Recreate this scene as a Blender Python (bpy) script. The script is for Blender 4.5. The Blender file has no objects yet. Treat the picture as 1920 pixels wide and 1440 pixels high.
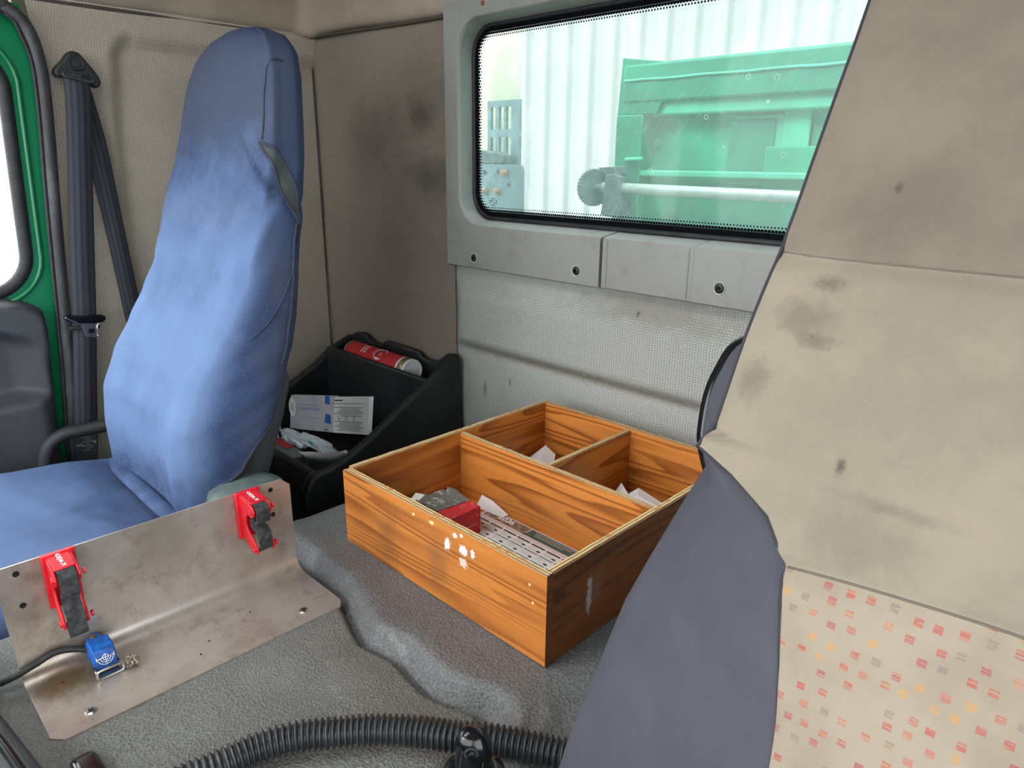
import bpy, bmesh, math, random
from mathutils import Vector, Matrix, noise as mnoise
random.seed(7)
C = bpy.context.scene.collection
SC = bpy.context.scene

# ------------------------------------------------------------------ camera
cam_d = bpy.data.cameras.new('camera'); cam = bpy.data.objects.new('camera', cam_d); C.objects.link(cam)
r_ = Vector((0.7133, 0.7008, 0.0098)); yaw, pitch, roll = 0.7766, 0.3051, 0.0098
fw = Vector((-math.sin(yaw)*math.cos(pitch), math.cos(yaw)*math.cos(pitch), -math.sin(pitch)))
r0 = Vector((math.cos(yaw), math.sin(yaw), 0)); u0 = r0.cross(fw)
rr = math.cos(roll)*r0 + math.sin(roll)*u0; uu = -math.sin(roll)*r0 + math.cos(roll)*u0
m = Matrix.Identity(4)
for i in range(3):
    m[i][0], m[i][1], m[i][2] = rr[i], uu[i], -fw[i]
m[0][3], m[1][3], m[2][3] = 0.0, 0.0, 1.01244
cam.matrix_world = m
cam_d.sensor_fit = 'HORIZONTAL'; cam_d.sensor_width = 36.0; cam_d.lens = 36*1320.74/1920
cam_d.clip_start = 0.02
SC.camera = cam

# ------------------------------------------------------------------ light and exposure
w = bpy.data.worlds.new('overcast_sky'); SC.world = w; w.use_nodes = True
bg = w.node_tree.nodes['Background']; bg.inputs[0].default_value = (0.93, 0.97, 1.0, 1); bg.inputs[1].default_value = 1.0
sun_d = bpy.data.lights.new('hazy_sun', 'SUN'); sun_d.energy = 0.5; sun_d.angle = math.radians(35); sun_d.color = (1, 0.97, 0.92)
sun = bpy.data.objects.new('hazy_sun', sun_d); C.objects.link(sun); sun.rotation_euler = (math.radians(48), 0, math.radians(-28))
SC.view_settings.view_transform = 'Standard'
try: SC.view_settings.look = 'None'
except Exception: pass
SC.view_settings.gamma = 1.0; SC.view_settings.use_curve_mapping = False
SC.view_settings.exposure = 2.35
SC.cycles.max_bounces = 10; SC.cycles.diffuse_bounces = 6; SC.cycles.transparent_max_bounces = 12
SC.cycles.use_denoising = True; SC.cycles.caustics_reflective = False
SC.cycles.sample_clamp_indirect = 6.0

# ------------------------------------------------------------------ material helpers
def s2l(c):
    f = lambda v: (v/255)/12.92 if v/255 <= 0.04045 else ((v/255+0.055)/1.055)**2.4
    return (f(c[0]), f(c[1]), f(c[2]), 1.0)
class Mat:
    def __init__(s, name, col=(128,128,128), rough=0.6, metal=0.0, spec=0.5):
        s.m = bpy.data.materials.new(name); s.m.use_nodes = True
        s.nt = s.m.node_tree; s.N = s.nt.nodes; s.L = s.nt.links
        s.b = s.N['Principled BSDF']; s.out = s.N['Material Output']
        s.b.inputs['Base Color'].default_value = s2l(col); s.b.inputs['Roughness'].default_value = rough
        s.b.inputs['Metallic'].default_value = metal; s.b.inputs['Specular IOR Level'].default_value = spec
        s._c = None
    def node(s, t, **k):
        n = s.N.new(t)
        for a, v in k.items(): setattr(n, a, v)
        return n
    def obj(s):
        if s._c is None: s._c = s.node('ShaderNodeTexCoord').outputs['Object']
        return s._c
    def mapping(s, scale=(1,1,1), loc=(0,0,0), rot=(0,0,0), vec=None):
        n = s.node('ShaderNodeMapping'); n.inputs['Scale'].default_value = scale
        n.inputs['Location'].default_value = loc; n.inputs['Rotation'].default_value = rot
        s.L.new(vec or s.obj(), n.inputs['Vector']); return n.outputs[0]
    def noise(s, scale, detail=3, rough=0.55, vec=None, dist=0):
        n = s.node('ShaderNodeTexNoise'); n.inputs['Scale'].default_value = scale; n.inputs['Detail'].default_value = detail
        n.inputs['Roughness'].default_value = rough; n.inputs['Distortion'].default_value = dist
        s.L.new(vec or s.obj(), n.inputs['Vector']); return n.outputs['Fac']
    def voro(s, scale, feature='F1', vec=None, out='Distance', rnd=1.0):
        n = s.node('ShaderNodeTexVoronoi'); n.feature = feature; n.inputs['Scale'].default_value = scale
        n.inputs['Randomness'].default_value = rnd
        s.L.new(vec or s.obj(), n.inputs['Vector']); return n.outputs[out]
    def val(s, x):
        return x
    def put(s, sock, v):
        if hasattr(v, 'is_linked'): s.L.new(v, sock)
        else: sock.default_value = v
    def math(s, op, a, b=0.0, c=None, clamp=False):
        n = s.node('ShaderNodeMath', operation=op); n.use_clamp = clamp
        s.put(n.inputs[0], a); s.put(n.inputs[1], b)
        if c is not None: s.put(n.inputs[2], c)
        return n.outputs[0]
    def ramp(s, fac, stops, interp='LINEAR'):
        n = s.node('ShaderNodeValToRGB'); cr = n.color_ramp; cr.interpolation = interp
        while len(cr.elements) < len(stops): cr.elements.new(0.5)
        for e, (p, c) in zip(cr.elements, stops):
            e.position = p; e.color = c if len(c) == 4 else s2l(c)
        s.L.new(fac, n.inputs[0]); return n.outputs[0]
    def smooth(s, fac, a, b):
        n = s.node('ShaderNodeMapRange'); n.interpolation_type = 'SMOOTHSTEP'
        s.put(n.inputs['Value'], fac); n.inputs['From Min'].default_value = a; n.inputs['From Max'].default_value = b
        return n.outputs[0]
    def mix(s, fac, a, b, blend='MIX'):
        n = s.node('ShaderNodeMix', data_type='RGBA', blend_type=blend)
        s.put(n.inputs[0], fac)
        for k, v in ((6, a), (7, b)):
            if hasattr(v, 'is_linked'): s.L.new(v, n.inputs[k])
            else: n.inputs[k].default_value = v if len(v) == 4 else s2l(v)
        return n.outputs[2]
    def sep(s, vec=None):
        n = s.node('ShaderNodeSeparateXYZ'); s.L.new(vec or s.obj(), n.inputs[0]); return n.outputs
    def color(s, c): s.L.new(c, s.b.inputs['Base Color'])
    def rough(s, r): s.L.new(r, s.b.inputs['Roughness'])
    def bump(s, h, strength=0.3, dist=0.002):
        n = s.node('ShaderNodeBump'); n.inputs['Strength'].default_value = strength; n.inputs['Distance'].default_value = dist
        s.L.new(h, n.inputs['Height'])
        prev = s.b.inputs['Normal'].links
        if prev: s.L.new(prev[0].from_socket, n.inputs['Normal'])
        s.L.new(n.outputs[0], s.b.inputs['Normal'])
    def blob(s, p, r, seed=0, ax=(0, 2), stretch=(1, 1), hard=False):
        """soft mask of a spot round object-space point p (two axes) with a ragged edge"""
        x = s.sep(); a = s.math('MULTIPLY', s.math('SUBTRACT', x[ax[0]], p[0]), stretch[0])
        b = s.math('MULTIPLY', s.math('SUBTRACT', x[ax[1]], p[1]), stretch[1])
        d = s.math('SQRT', s.math('ADD', s.math('MULTIPLY', a, a), s.math('MULTIPLY', b, b)))
        nz = s.noise(1.6/r, 5, 0.65, vec=s.mapping(loc=(seed*3.1, seed*1.7, seed)))
        d = s.math('ADD', d, s.math('MULTIPLY', s.math('SUBTRACT', nz, 0.5), r*(2.2 if hard else 1.4)))
        return s.smooth(d, r, r*0.55) if hard else s.smooth(d, r*1.25, r*0.1)

def simple(name, col, rough=0.5, metal=0.0, var=0.0, vs=40, bump=0.0, bs=300, spec=0.5):
    M = Mat(name, col, rough, metal, spec)
    if var:
        M.color(M.mix(M.smooth(M.noise(vs, 4), 0.3, 0.75), [c*(1-var) for c in col], [min(255, c*(1+var)) for c in col]))
    if bump: M.bump(M.noise(bs, 2), bump, 0.001)
    return M.m

# woven trim fabric: tiny rounded cells on the wall plane (axes a, b of the world)
def weave(name, col, ax, cell, dirt=(), dark=0.90, bump=0.38, noise_amt=0.12):
    M = Mat(name, col, 0.95, 0, 0.15)
    x = M.sep()
    wob = M.math('MULTIPLY', M.math('SUBTRACT', M.noise(90, 2), 0.5), cell*0.9)
    a = M.math('SINE', M.math('MULTIPLY', M.math('ADD', x[ax[0]], wob), math.pi/cell*1.0))
    b = M.math('SINE', M.math('MULTIPLY', M.math('ADD', x[ax[1]], wob), math.pi/(cell*0.8)))
    h = M.math('MULTIPLY', M.math('ABSOLUTE', a), M.math('ABSOLUTE', b))
    big = M.noise(5, 4, 0.6); fine = M.noise(260, 2)
    c1 = M.mix(M.smooth(h, 0.05, 0.7), [v*dark for v in col], [min(255, v*1.07) for v in col])
    c1 = M.mix(M.math('MULTIPLY', M.smooth(big, 0.42, 0.72), noise_amt*3), c1, [v*0.78 for v in col])
    c1 = M.mix(M.math('MULTIPLY', M.smooth(fine, 0.55, 0.8), 0.25), c1, [min(255, v*1.16) for v in col])
    for (p, r, st, dc, k) in dirt:
        c1 = M.mix(M.math('MULTIPLY', M.blob(p, r, int(p[0]*100), ax, st), k), c1, dc)
    M.color(c1); M.bump(h, bump, 0.0012); return M.m

# ------------------------------------------------------------------ object helpers
def link(name, me, mats, parent=None, smooth=True):
    o = bpy.data.objects.new(name, me); C.objects.link(o)
    for mt in (mats if isinstance(mats, (list, tuple)) else [mats]): me.materials.append(mt)
    if smooth: me.polygons.foreach_set('use_smooth', [True]*len(me.polygons))
    if parent is not None:
        o.parent = parent; o.matrix_parent_inverse = Matrix.Translation(-world_loc(parent))
    return o
def world_loc(o):   # every mesh parent stands at the origin, only empties are placed
    return Vector(o.location) if o.type == 'EMPTY' else Vector((0, 0, 0))
def mesh(name, verts, faces, mat, parent=None, smooth=True, bevel=0, seg=2, fix=True, auto=True):
    bm = bmesh.new(); vs = [bm.verts.new(v) for v in verts]
    for f in faces:
        try: bm.faces.new([vs[i] for i in f])
        except ValueError: pass
    if fix: bmesh.ops.recalc_face_normals(bm, faces=bm.faces)
    me = bpy.data.meshes.new(name); bm.to_mesh(me); bm.free()
    o = link(name, me, mat, parent, smooth)
    if bevel:
        b = o.modifiers.new('bevel', 'BEVEL'); b.width = bevel; b.segments = seg; b.limit_method = 'ANGLE'; b.angle_limit = math.radians(35)
        b.harden_normals = False
    if smooth and auto: sharp(me, 40)
    return o
def bake(o, deg=35):
    bpy.context.view_layer.update()
    me = bpy.data.meshes.new_from_object(o.evaluated_get(bpy.context.evaluated_depsgraph_get())); me.name = o.name
    o.modifiers.clear(); o.data = me; sharp(me, deg)
def sharp(me, deg):
    bm = bmesh.new(); bm.from_mesh(me)
    for e in bm.edges:
        if len(e.link_faces) == 2 and e.calc_face_angle(0) > math.radians(deg): e.smooth = False
    bm.to_mesh(me); bm.free()
def box(name, a, b, mat, parent=None, bevel=0, seg=2):
    x0,y0,z0 = a; x1,y1,z1 = b
    v = [(x0,y0,z0),(x1,y0,z0),(x1,y1,z0),(x0,y1,z0),(x0,y0,z1),(x1,y0,z1),(x1,y1,z1),(x0,y1,z1)]
    f = [(0,1,2,3),(4,5,6,7),(0,1,5,4),(1,2,6,5),(2,3,7,6),(3,0,4,7)]
    return mesh(name, v, f, mat, parent, True, bevel, seg)
def P3(ax, p, q, d):
    return {'x': (d, p, q), 'y': (p, d, q), 'z': (p, q, d)}[ax]
def prism(name, pts, ax, d0, d1, mat, parent=None, bevel=0, seg=2, smooth=True):
    n = len(pts)
    v = [P3(ax, p, q, d0) for p, q in pts] + [P3(ax, p, q, d1) for p, q in pts]
    f = [tuple(range(n)), tuple(range(n, 2*n))] + [(i, (i+1) % n, n+(i+1) % n, n+i) for i in range(n)]
    return mesh(name, v, f, mat, parent, smooth, bevel, seg)
def rrect(x0, x1, z0, z1, r, n=8):
    o = []
    for cx, cz, a0 in ((x1-r, z1-r, 0), (x0+r, z1-r, 90), (x0+r, z0+r, 180), (x1-r, z0+r, 270)):
        for k in range(n+1):
            a = math.radians(a0 + 90*k/n); o.append((cx+r*math.cos(a), cz+r*math.sin(a)))
    return o
def catmull(p, sub=6, closed=False):
    p = [Vector(q) for q in p]; n = len(p); out = []
    for i in range(n if closed else n-1):
        if closed: a, b, c, d = p[i-1], p[i], p[(i+1) % n], p[(i+2) % n]
        else: a, b, c, d = p[max(i-1,0)], p[i], p[i+1], p[min(i+2,n-1)]
        for k in range(sub):
            t = k/sub
            out.append(0.5*((2*b)+(c-a)*t+(2*a-5*b+4*c-d)*t*t+(3*b-3*c+d-a)*t**3))
    if not closed: out.append(p[-1])
    return out
def rings(name, R, mat, parent=None, closed=True, caps=True, smooth=True, bevel=0, auto=False):
    n = len(R[0]); v = [p for r in R for p in r]; f = []
    for i in range(len(R)-1):
        for j in range(n if closed else n-1):
            k = (j+1) % n; f.append((i*n+j, i*n+k, (i+1)*n+k, (i+1)*n+j))
    if caps and closed:
        f.append(tuple(range(n))); f.append(tuple(range((len(R)-1)*n, len(R)*n)))
    return mesh(name, v, f, mat, parent, smooth, bevel, auto=auto)
def tube(name, pts, r, mat, parent=None, seg=10, closed=False, sub=0, rfun=None, flat=1.0):
    p = catmull(pts, sub, closed) if sub else [Vector(q) for q in pts]
    n = len(p); R = []; up = None; L = 0
    for i, q in enumerate(p):
        if closed: t = p[(i+1) % n]-p[i-1]
        else: t = p[min(i+1,n-1)]-p[max(i-1,0)]
        t.normalize()
        if up is None:
            up = Vector((0,0,1)) if abs(t.z) < 0.9 else Vector((1,0,0))
        s = t.cross(up).normalized(); up = s.cross(t).normalized()
        if i: L += (p[i]-p[i-1]).length
        rad = rfun(L) if rfun else r
        R.append([q + rad*(math.cos(a)*s + flat*math.sin(a)*up) for a in [2*math.pi*k/seg for k in range(seg)]])
    if closed: R.append(R[0])
    return rings(name, R, mat, parent, True, not closed)
def lathe(name, prof, mat, M=None, parent=None, seg=24, auto=True):
    M = M or Matrix.Identity(4); R = []
    for rad, h in prof:
        R.append([M @ Vector((max(rad,1e-5)*math.cos(2*math.pi*k/seg), max(rad,1e-5)*math.sin(2*math.pi*k/seg), h)) for k in range(seg)])
    return rings(name, R, mat, parent, auto=auto)
def heightgrid(name, nx, ny, fn, mat, parent=None, flip=False):
    v = [fn(i/(nx-1), j/(ny-1)) for j in range(ny) for i in range(nx)]
    f = [(j*nx+i, j*nx+i+1, (j+1)*nx+i+1, (j+1)*nx+i) for j in range(ny-1) for i in range(nx-1)]
    o = mesh(name, v, f, mat, parent, True, fix=False, auto=False)
    if flip: o.data.flip_normals()
    return o
def text(name, body, M, size, mat, parent=None, ext=0.0002, bold=0.0):
    cu = bpy.data.curves.new(name, 'FONT'); cu.body = body; cu.size = size; cu.align_x = 'CENTER'; cu.align_y = 'CENTER'
    cu.extrude = ext; cu.offset = bold; cu.materials.append(mat)
    tmp = bpy.data.objects.new(name, cu); C.objects.link(tmp)
    bpy.context.view_layer.update()
    me = bpy.data.meshes.new_from_object(tmp.evaluated_get(bpy.context.evaluated_depsgraph_get()))
    bpy.data.objects.remove(tmp); me.transform(M); me.name = name
    return link(name, me, [] if me.materials else mat, parent, False)
def frame(o, x, y):
    """matrix whose local x, y axes lie along world vectors x, y at origin o"""
    x = Vector(x).normalized(); y = Vector(y); z = x.cross(y).normalized(); y = z.cross(x)
    M = Matrix.Identity(4)
    for i in range(3): M[i][0], M[i][1], M[i][2], M[i][3] = x[i], y[i], z[i], o[i]
    return M
def flatquads(name, quads, M, mat, parent=None, z=0.0):
    v, f = [], []
    for q in quads:
        if len(q) == 4 and not hasattr(q[0], '__len__'):
            x0, y0, x1, y1 = q; q = ((x0,y0),(x1,y0),(x1,y1),(x0,y1))
        k = len(v); v += [M @ Vector((x, y, z)) for x, y in q]; f.append(tuple(range(k, k+len(q))))
    return mesh(name, v, f, mat, parent, False, fix=False)
def thing(name, label, cat, loc=(0,0,0), group=None):
    o = bpy.data.objects.new(name, None); o.empty_display_size = 0.05; C.objects.link(o); o.location = loc
    return tag(o, label, cat, group)
def tag(o, label, cat, group=None):
    o['label'] = label; o['category'] = cat
    if group: o['group'] = group
    return o
def struct(o):
    o['kind'] = 'structure'; return o
def sst(a, b, x):
    t = max(0.0, min(1.0, (x-a)/(b-a))); return t*t*(3-2*t)
def lerp(xs, ys, x):
    if x <= xs[0]: return ys[0]
    for i in range(len(xs)-1):
        if x <= xs[i+1]: return ys[i]+(ys[i+1]-ys[i])*(x-xs[i])/(xs[i+1]-xs[i])
    return ys[-1]
def nz(v, s=1.0, seed=0.0): return mnoise.noise(Vector(v)*s + Vector((seed, seed*1.3, seed*0.7)))

# ------------------------------------------------------------------ materials
TAUPE = (170, 161, 148)
m_wall_left = weave('woven_taupe_wall', TAUPE, (1, 2), 0.0048, dirt=[((0.47, 1.0), 0.02, (1, 0.12), (96, 92, 84), 0.5)])
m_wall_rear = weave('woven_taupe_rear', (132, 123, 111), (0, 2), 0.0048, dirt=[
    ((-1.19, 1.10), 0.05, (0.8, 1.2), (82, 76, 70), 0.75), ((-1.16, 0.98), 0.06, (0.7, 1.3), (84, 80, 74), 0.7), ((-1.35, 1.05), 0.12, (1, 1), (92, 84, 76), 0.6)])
m_wall_low = weave('woven_grey_rear', (168, 169, 164), (0, 2), 0.0048, dark=0.86, dirt=[
    ((-0.80, 0.651), 0.012, (0.03, 1), (128, 116, 96), 0.6), ((-0.6, 0.79), 0.05, (0.25, 1.2), (118, 114, 106), 0.55), ((-1.0, 0.57), 0.006, (1, 0.3), (90, 90, 88), 0.7), ((-0.93, 0.60), 0.004, (1, 0.4), (90, 90, 88), 0.7), ((-0.64, 0.78), 0.004, (1, 0.6), (80, 78, 74), 0.8)])
m_head = simple('headliner_fabric', (152, 141, 127), 0.95, 0, 0.06, 9, 0.3, 420, 0.15)
M = Mat('cream_grey_trim_plastic', (152, 151, 147), 0.55)
c = M.mix(M.smooth(M.noise(14, 5, 0.65), 0.5, 0.75), (137, 137, 134), (120, 118, 114))
c = M.mix(M.math('MULTIPLY', M.smooth(M.noise(1.0, 5, 0.7, vec=M.mapping((26, 26, 5))), 0.58, 0.72), 0.5), c, (108, 105, 100))
M.color(c); M.bump(M.noise(700, 2), 0.15, 0.0006); m_trim = M.m
m_trim_low = m_trim
m_black_pl = simple('black_plastic', (30, 31, 33), 0.5, 0, 0.25, 12, 0.2, 500)
m_dark_pl = simple('charcoal_plastic', (52, 54, 58), 0.55, 0, 0.15, 10, 0.35, 600)
m_gloss = simple('gloss_black_plastic', (12, 13, 16), 0.16)
m_rubber = simple('black_rubber', (34, 34, 36), 0.6, 0, 0.3, 60, 0.2, 200)
M = Mat('scuffed_rubber_seal', (60, 60, 64), 0.5)
M.color(M.mix(M.smooth(M.noise(22, 6, 0.7, vec=M.mapping((1, 1, 0.35))), 0.45, 0.7), (52, 52, 55), (92, 92, 96))); m_seal = M.m
m_green = simple('gloss_green_paint', (12, 118, 74), 0.22)
m_webbing = Mat('navy_webbing', (36, 39, 52), 0.8)
x = m_webbing.sep(m_webbing.node('ShaderNodeUVMap').outputs[0])
st = m_webbing.math('ABSOLUTE', m_webbing.math('SINE', m_webbing.math('MULTIPLY', x[0], math.pi*4)))
m_webbing.color(m_webbing.mix(m_webbing.smooth(st, 0.2, 0.9), (36, 38, 46), (54, 57, 66)))
m_webbing.bump(m_webbing.math('SINE', m_webbing.math('MULTIPLY', x[1], 900)), 0.15, 0.0008); m_webbing = m_webbing.m
m_steel = simple('bright_steel', (190, 188, 184), 0.25, 1.0)
m_white = simple('white_print', (238, 238, 238), 0.6)
m_grey_print = simple('grey_print', (138, 140, 144), 0.7)
m_blue_print = simple('blue_print', (22, 92, 168), 0.6)
m_paleblue_print = simple('pale_blue_print', (150, 160, 190), 0.7)
m_dark_print = simple('dark_print', (40, 42, 44), 0.7)

# denim of the blue seat cover
M = Mat('blue_denim_cover', (80, 116, 172), 0.9, 0, 0.2)
tw = M.math('SINE', M.math('MULTIPLY', M.math('ADD', M.sep()[1], M.math('MULTIPLY', M.sep()[2], 1.3)), 3600))
spk = M.noise(950, 2, 0.7)
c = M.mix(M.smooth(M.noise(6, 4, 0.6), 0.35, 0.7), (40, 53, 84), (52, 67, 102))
c = M.mix(M.math('MULTIPLY', M.smooth(spk, 0.52, 0.75), 0.36), c, (150, 168, 196))
c = M.mix(M.math('MULTIPLY', M.smooth(M.noise(500, 2, 0.7, vec=M.mapping(loc=(3, 1, 2))), 0.55, 0.75), 0.5), c, (46, 64, 102))
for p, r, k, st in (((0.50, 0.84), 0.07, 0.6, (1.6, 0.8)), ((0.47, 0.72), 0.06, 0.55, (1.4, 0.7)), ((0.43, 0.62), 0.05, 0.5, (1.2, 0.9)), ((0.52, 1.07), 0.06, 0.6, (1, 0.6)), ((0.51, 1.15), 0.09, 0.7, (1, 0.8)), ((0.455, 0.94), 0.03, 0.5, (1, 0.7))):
    c = M.mix(M.math('MULTIPLY', M.blob(p, r, int(r*1000+p[1]*10), (1, 2), st), k), c, (70, 76, 92))  # soil, strengthened on the side to imitate its shade
sx__ = M.sep(); front_lit__ = M.smooth(M.math('SUBTRACT', sx__[1], M.math('MULTIPLY', M.math('MAXIMUM', sx__[2], 0.64), 0.5)), 0.062, 0.012)
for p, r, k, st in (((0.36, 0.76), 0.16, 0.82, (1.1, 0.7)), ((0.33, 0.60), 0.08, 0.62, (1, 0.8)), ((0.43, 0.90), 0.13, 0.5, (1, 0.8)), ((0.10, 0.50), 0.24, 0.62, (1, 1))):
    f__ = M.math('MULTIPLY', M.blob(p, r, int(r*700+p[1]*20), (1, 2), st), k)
    if p[1] > 0.55: f__ = M.math('MULTIPLY', f__, front_lit__)
    c = M.mix(f__, c, (112, 137, 178))  # wear fade plus painted light on the front; head and side left shade-dark
M.color(c); M.bump(tw, 0.08, 0.0005); M.bump(spk, 0.12, 0.0008); m_denim = M.m
m_hem = simple('dark_hem_thread', (52, 56, 70), 0.9, 0, 0.5, 900)
m_seat_grey = simple('charcoal_seat_cloth', (66, 68, 74), 0.9, 0, 0.1, 400, 0.2, 900)
m_slot = simple('grey_headrest_cloth', (62, 68, 68), 0.9, 0, 0.06, 300)
m_hinge = simple('grey_green_plastic', (92, 106, 104), 0.6, 0, 0.08, 60)

# driver's seat cloths
def seat_cloth(name, col, stains=()):
    M = Mat(name, col, 0.95, 0, 0.15)
    f = M.noise(1.0, 3, 0.6, vec=M.mapping((300, 300, 1800)))
    c = M.mix(M.smooth(M.noise(14, 5, 0.65), 0.35, 0.75), [v*0.95 for v in col], [min(255, v*1.05) for v in col])
    c = M.mix(M.math('MULTIPLY', M.smooth(f, 0.5, 0.8), 0.35), c, [min(255, v*1.12) for v in col])
    for p, r, k, st in stains:
        c = M.mix(M.math('MULTIPLY', M.blob(p, r, int(abs(p[0])*900+p[1]*70), (0, 2), st), k), c, [v*0.45 for v in col])
    M.color(c); M.bump(f, 0.2, 0.0006); return M.m
m_beige = seat_cloth('beige_seat_cloth', (138, 129, 114), [((-0.168, 0.925), 0.014, 0.36, (0.6, 1.2)), ((-0.155, 0.914), 0.007, 0.42, (0.5, 1.4)), ((-0.16, 0.945), 0.006, 0.5, (0.5, 1.2)), ((-0.12, 0.855), 0.003, 0.7, (1, 0.6)),
    ((-0.185, 0.885), 0.01, 0.35, (0.8, 0.6)), ((-0.10, 0.82), 0.02, 0.2, (0.6, 1)), ((-0.09, 0.842), 0.01, 0.25, (0.3, 2.5))])
m_beige_up = seat_cloth('beige_upper_cloth', (122, 113, 101), [((-0.14, 1.0), 0.003, 0.5, (1, 0.8)), ((-0.13, 0.985), 0.03, 0.2, (0.7, 1))])
m_bolster = seat_cloth('slate_bolster_cloth', (74, 74, 81), [])
# patterned lower insert: little woven squares in reds, pinks and yellows
M = Mat('beige_cloth_with_woven_squares', (186, 172, 152), 0.95, 0, 0.15)
mp = M.mapping((95, 1, 112)); xs_ = M.sep(mp)
row = M.math('FLOOR', xs_[2]); odd = M.math('MULTIPLY', M.math('MODULO', row, 2.0), 0.5)
rj = M.node('ShaderNodeTexWhiteNoise', noise_dimensions='1D'); M.L.new(row, rj.inputs['W'])
ux = M.math('ADD', M.math('ADD', xs_[0], odd), rj.outputs['Value'])
col_i = M.math('FLOOR', ux); fx = M.math('SUBTRACT', ux, col_i); fz = M.math('SUBTRACT', xs_[2], row)
wn = M.node('ShaderNodeTexWhiteNoise', noise_dimensions='2D'); cb = M.node('ShaderNodeCombineXYZ')
M.L.new(col_i, cb.inputs[0]); M.L.new(row, cb.inputs[1]); M.L.new(cb.outputs[0], wn.inputs['Vector'])
cs = M.node('ShaderNodeSeparateColor'); M.L.new(wn.outputs['Color'], cs.inputs[0])
ox = M.math('MULTIPLY', cs.outputs[1], 0.36); oz = M.math('MULTIPLY', cs.outputs[2], 0.4)
inx = M.math('MULTIPLY', M.smooth(M.math('SUBTRACT', fx, ox), 0.12, 0.16), M.smooth(M.math('SUBTRACT', fx, ox), 0.56, 0.52))
inz = M.math('MULTIPLY', M.smooth(M.math('SUBTRACT', fz, oz), 0.08, 0.14), M.smooth(M.math('SUBTRACT', fz, oz), 0.56, 0.50))
thread = M.noise(1.0, 2, 0.7, vec=M.mapping((120, 120, 1500)))
mask = M.math('MULTIPLY', M.math('MULTIPLY', inx, inz), M.math('MULTIPLY', M.smooth(thread, 0.28, 0.5), M.math('LESS_THAN', wn.outputs['Value'], 0.86)))
sqc = M.ramp(wn.outputs['Value'], [(0.0, (160, 62, 62)), (0.22, (168, 90, 80)), (0.38, (148, 60, 76)), (0.52, (176, 130, 74)), (0.66, (160, 76, 68)), (0.78, (124, 108, 104))], 'CONSTANT')
sqc = M.mix(M.math('MULTIPLY', M.smooth(M.noise(1.0, 2, 0.6, vec=M.mapping((60, 60, 1000), loc=(2, 5, 1))), 0.5, 0.62), 0.6), sqc, (170, 144, 92))
base = M.mix(M.smooth(M.noise(25, 4), 0.3, 0.7), (140, 129, 114), (152, 141, 125))
M.color(M.mix(M.math('MULTIPLY', mask, 0.66), base, sqc)); M.bump(thread, 0.2, 0.0006); m_insert = M.m
m_seamline = simple('taupe_seam_thread', (104, 95, 84), 0.9)
m_piping = simple('dark_piping', (44, 45, 50), 0.8)

# pine
def wood(name, light, dark, rough=0.38, chips=()):
    M = Mat(name, light, rough)
    oi = M.node('ShaderNodeObjectInfo')
    off = M.node('ShaderNodeCombineXYZ'); M.L.new(M.math('MULTIPLY', oi.outputs['Random'], 7.0), off.inputs[0]); M.L.new(M.math('MULTIPLY', oi.outputs['Random'], 3.0), off.inputs[2])
    va = M.node('ShaderNodeVectorMath', operation='ADD'); M.L.new(M.obj(), va.inputs[0]); M.L.new(off.outputs[0], va.inputs[1])
    v = va.outputs[0]
    g = M.noise(1.0, 2.5, 0.5, vec=M.mapping((0.9, 3, 13), vec=v), dist=0.12)
    fr_ = M.math('FRACT', M.math('MULTIPLY', g, 15.0))
    late = M.math('MULTIPLY', M.smooth(fr_, 0.25, 0.9), M.smooth(fr_, 1.0, 0.93))
    late = M.math('MULTIPLY', late, M.smooth(M.noise(1.0, 2, 0.5, vec=M.mapping((1.5, 3, 14), loc=(4, 2, 7), vec=v)), 0.34, 0.56))
    fib = M.noise(1.0, 3, 0.6, vec=M.mapping((14, 320, 320), vec=v))
    c = M.mix(M.noise(9, 3), light, [l*0.9 for l in light])
    c = M.mix(M.math('MULTIPLY', late, 0.82), c, dark)
    c = M.mix(M.math('MULTIPLY', M.smooth(fib, 0.5, 0.75), 0.3), c, [d*0.8 for d in dark])
    scr = M.smooth(M.noise(1.0, 3, 0.65, vec=M.mapping((60, 60, 46), rot=(0, 0.6, 0), loc=(1, 2, 3))), 0.735, 0.76)
    c = M.mix(M.math('MULTIPLY', scr, 0.75), c, (238, 206, 150))
    grime = M.smooth(M.noise(22, 5, 0.7, vec=M.mapping(loc=(5, 5, 5))), 0.56, 0.74)
    c = M.mix(M.math('MULTIPLY', grime, 0.3), c, (96, 60, 34))
    for p, r, st, cc in chips:
        c = M.mix(M.blob(p, r, int(p[0]*1000), (0, 2), st, r < 0.012), c, cc) if r < 0.012 else M.mix(M.math('MULTIPLY', M.blob(p, r, int(p[0]*1000), (0, 2), st), 0.5), c, cc)
    M.color(c); M.bump(fib, 0.12, 0.0006)
    M.rough(M.math('ADD', M.math('MULTIPLY', M.noise(30, 3), 0.3), rough-0.12)); return M.m
PL, PD = (210, 132, 58), (126, 64, 16)
m_wood = wood('orange_stained_pine', PL, PD)
WCH = (232, 228, 228)
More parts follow.
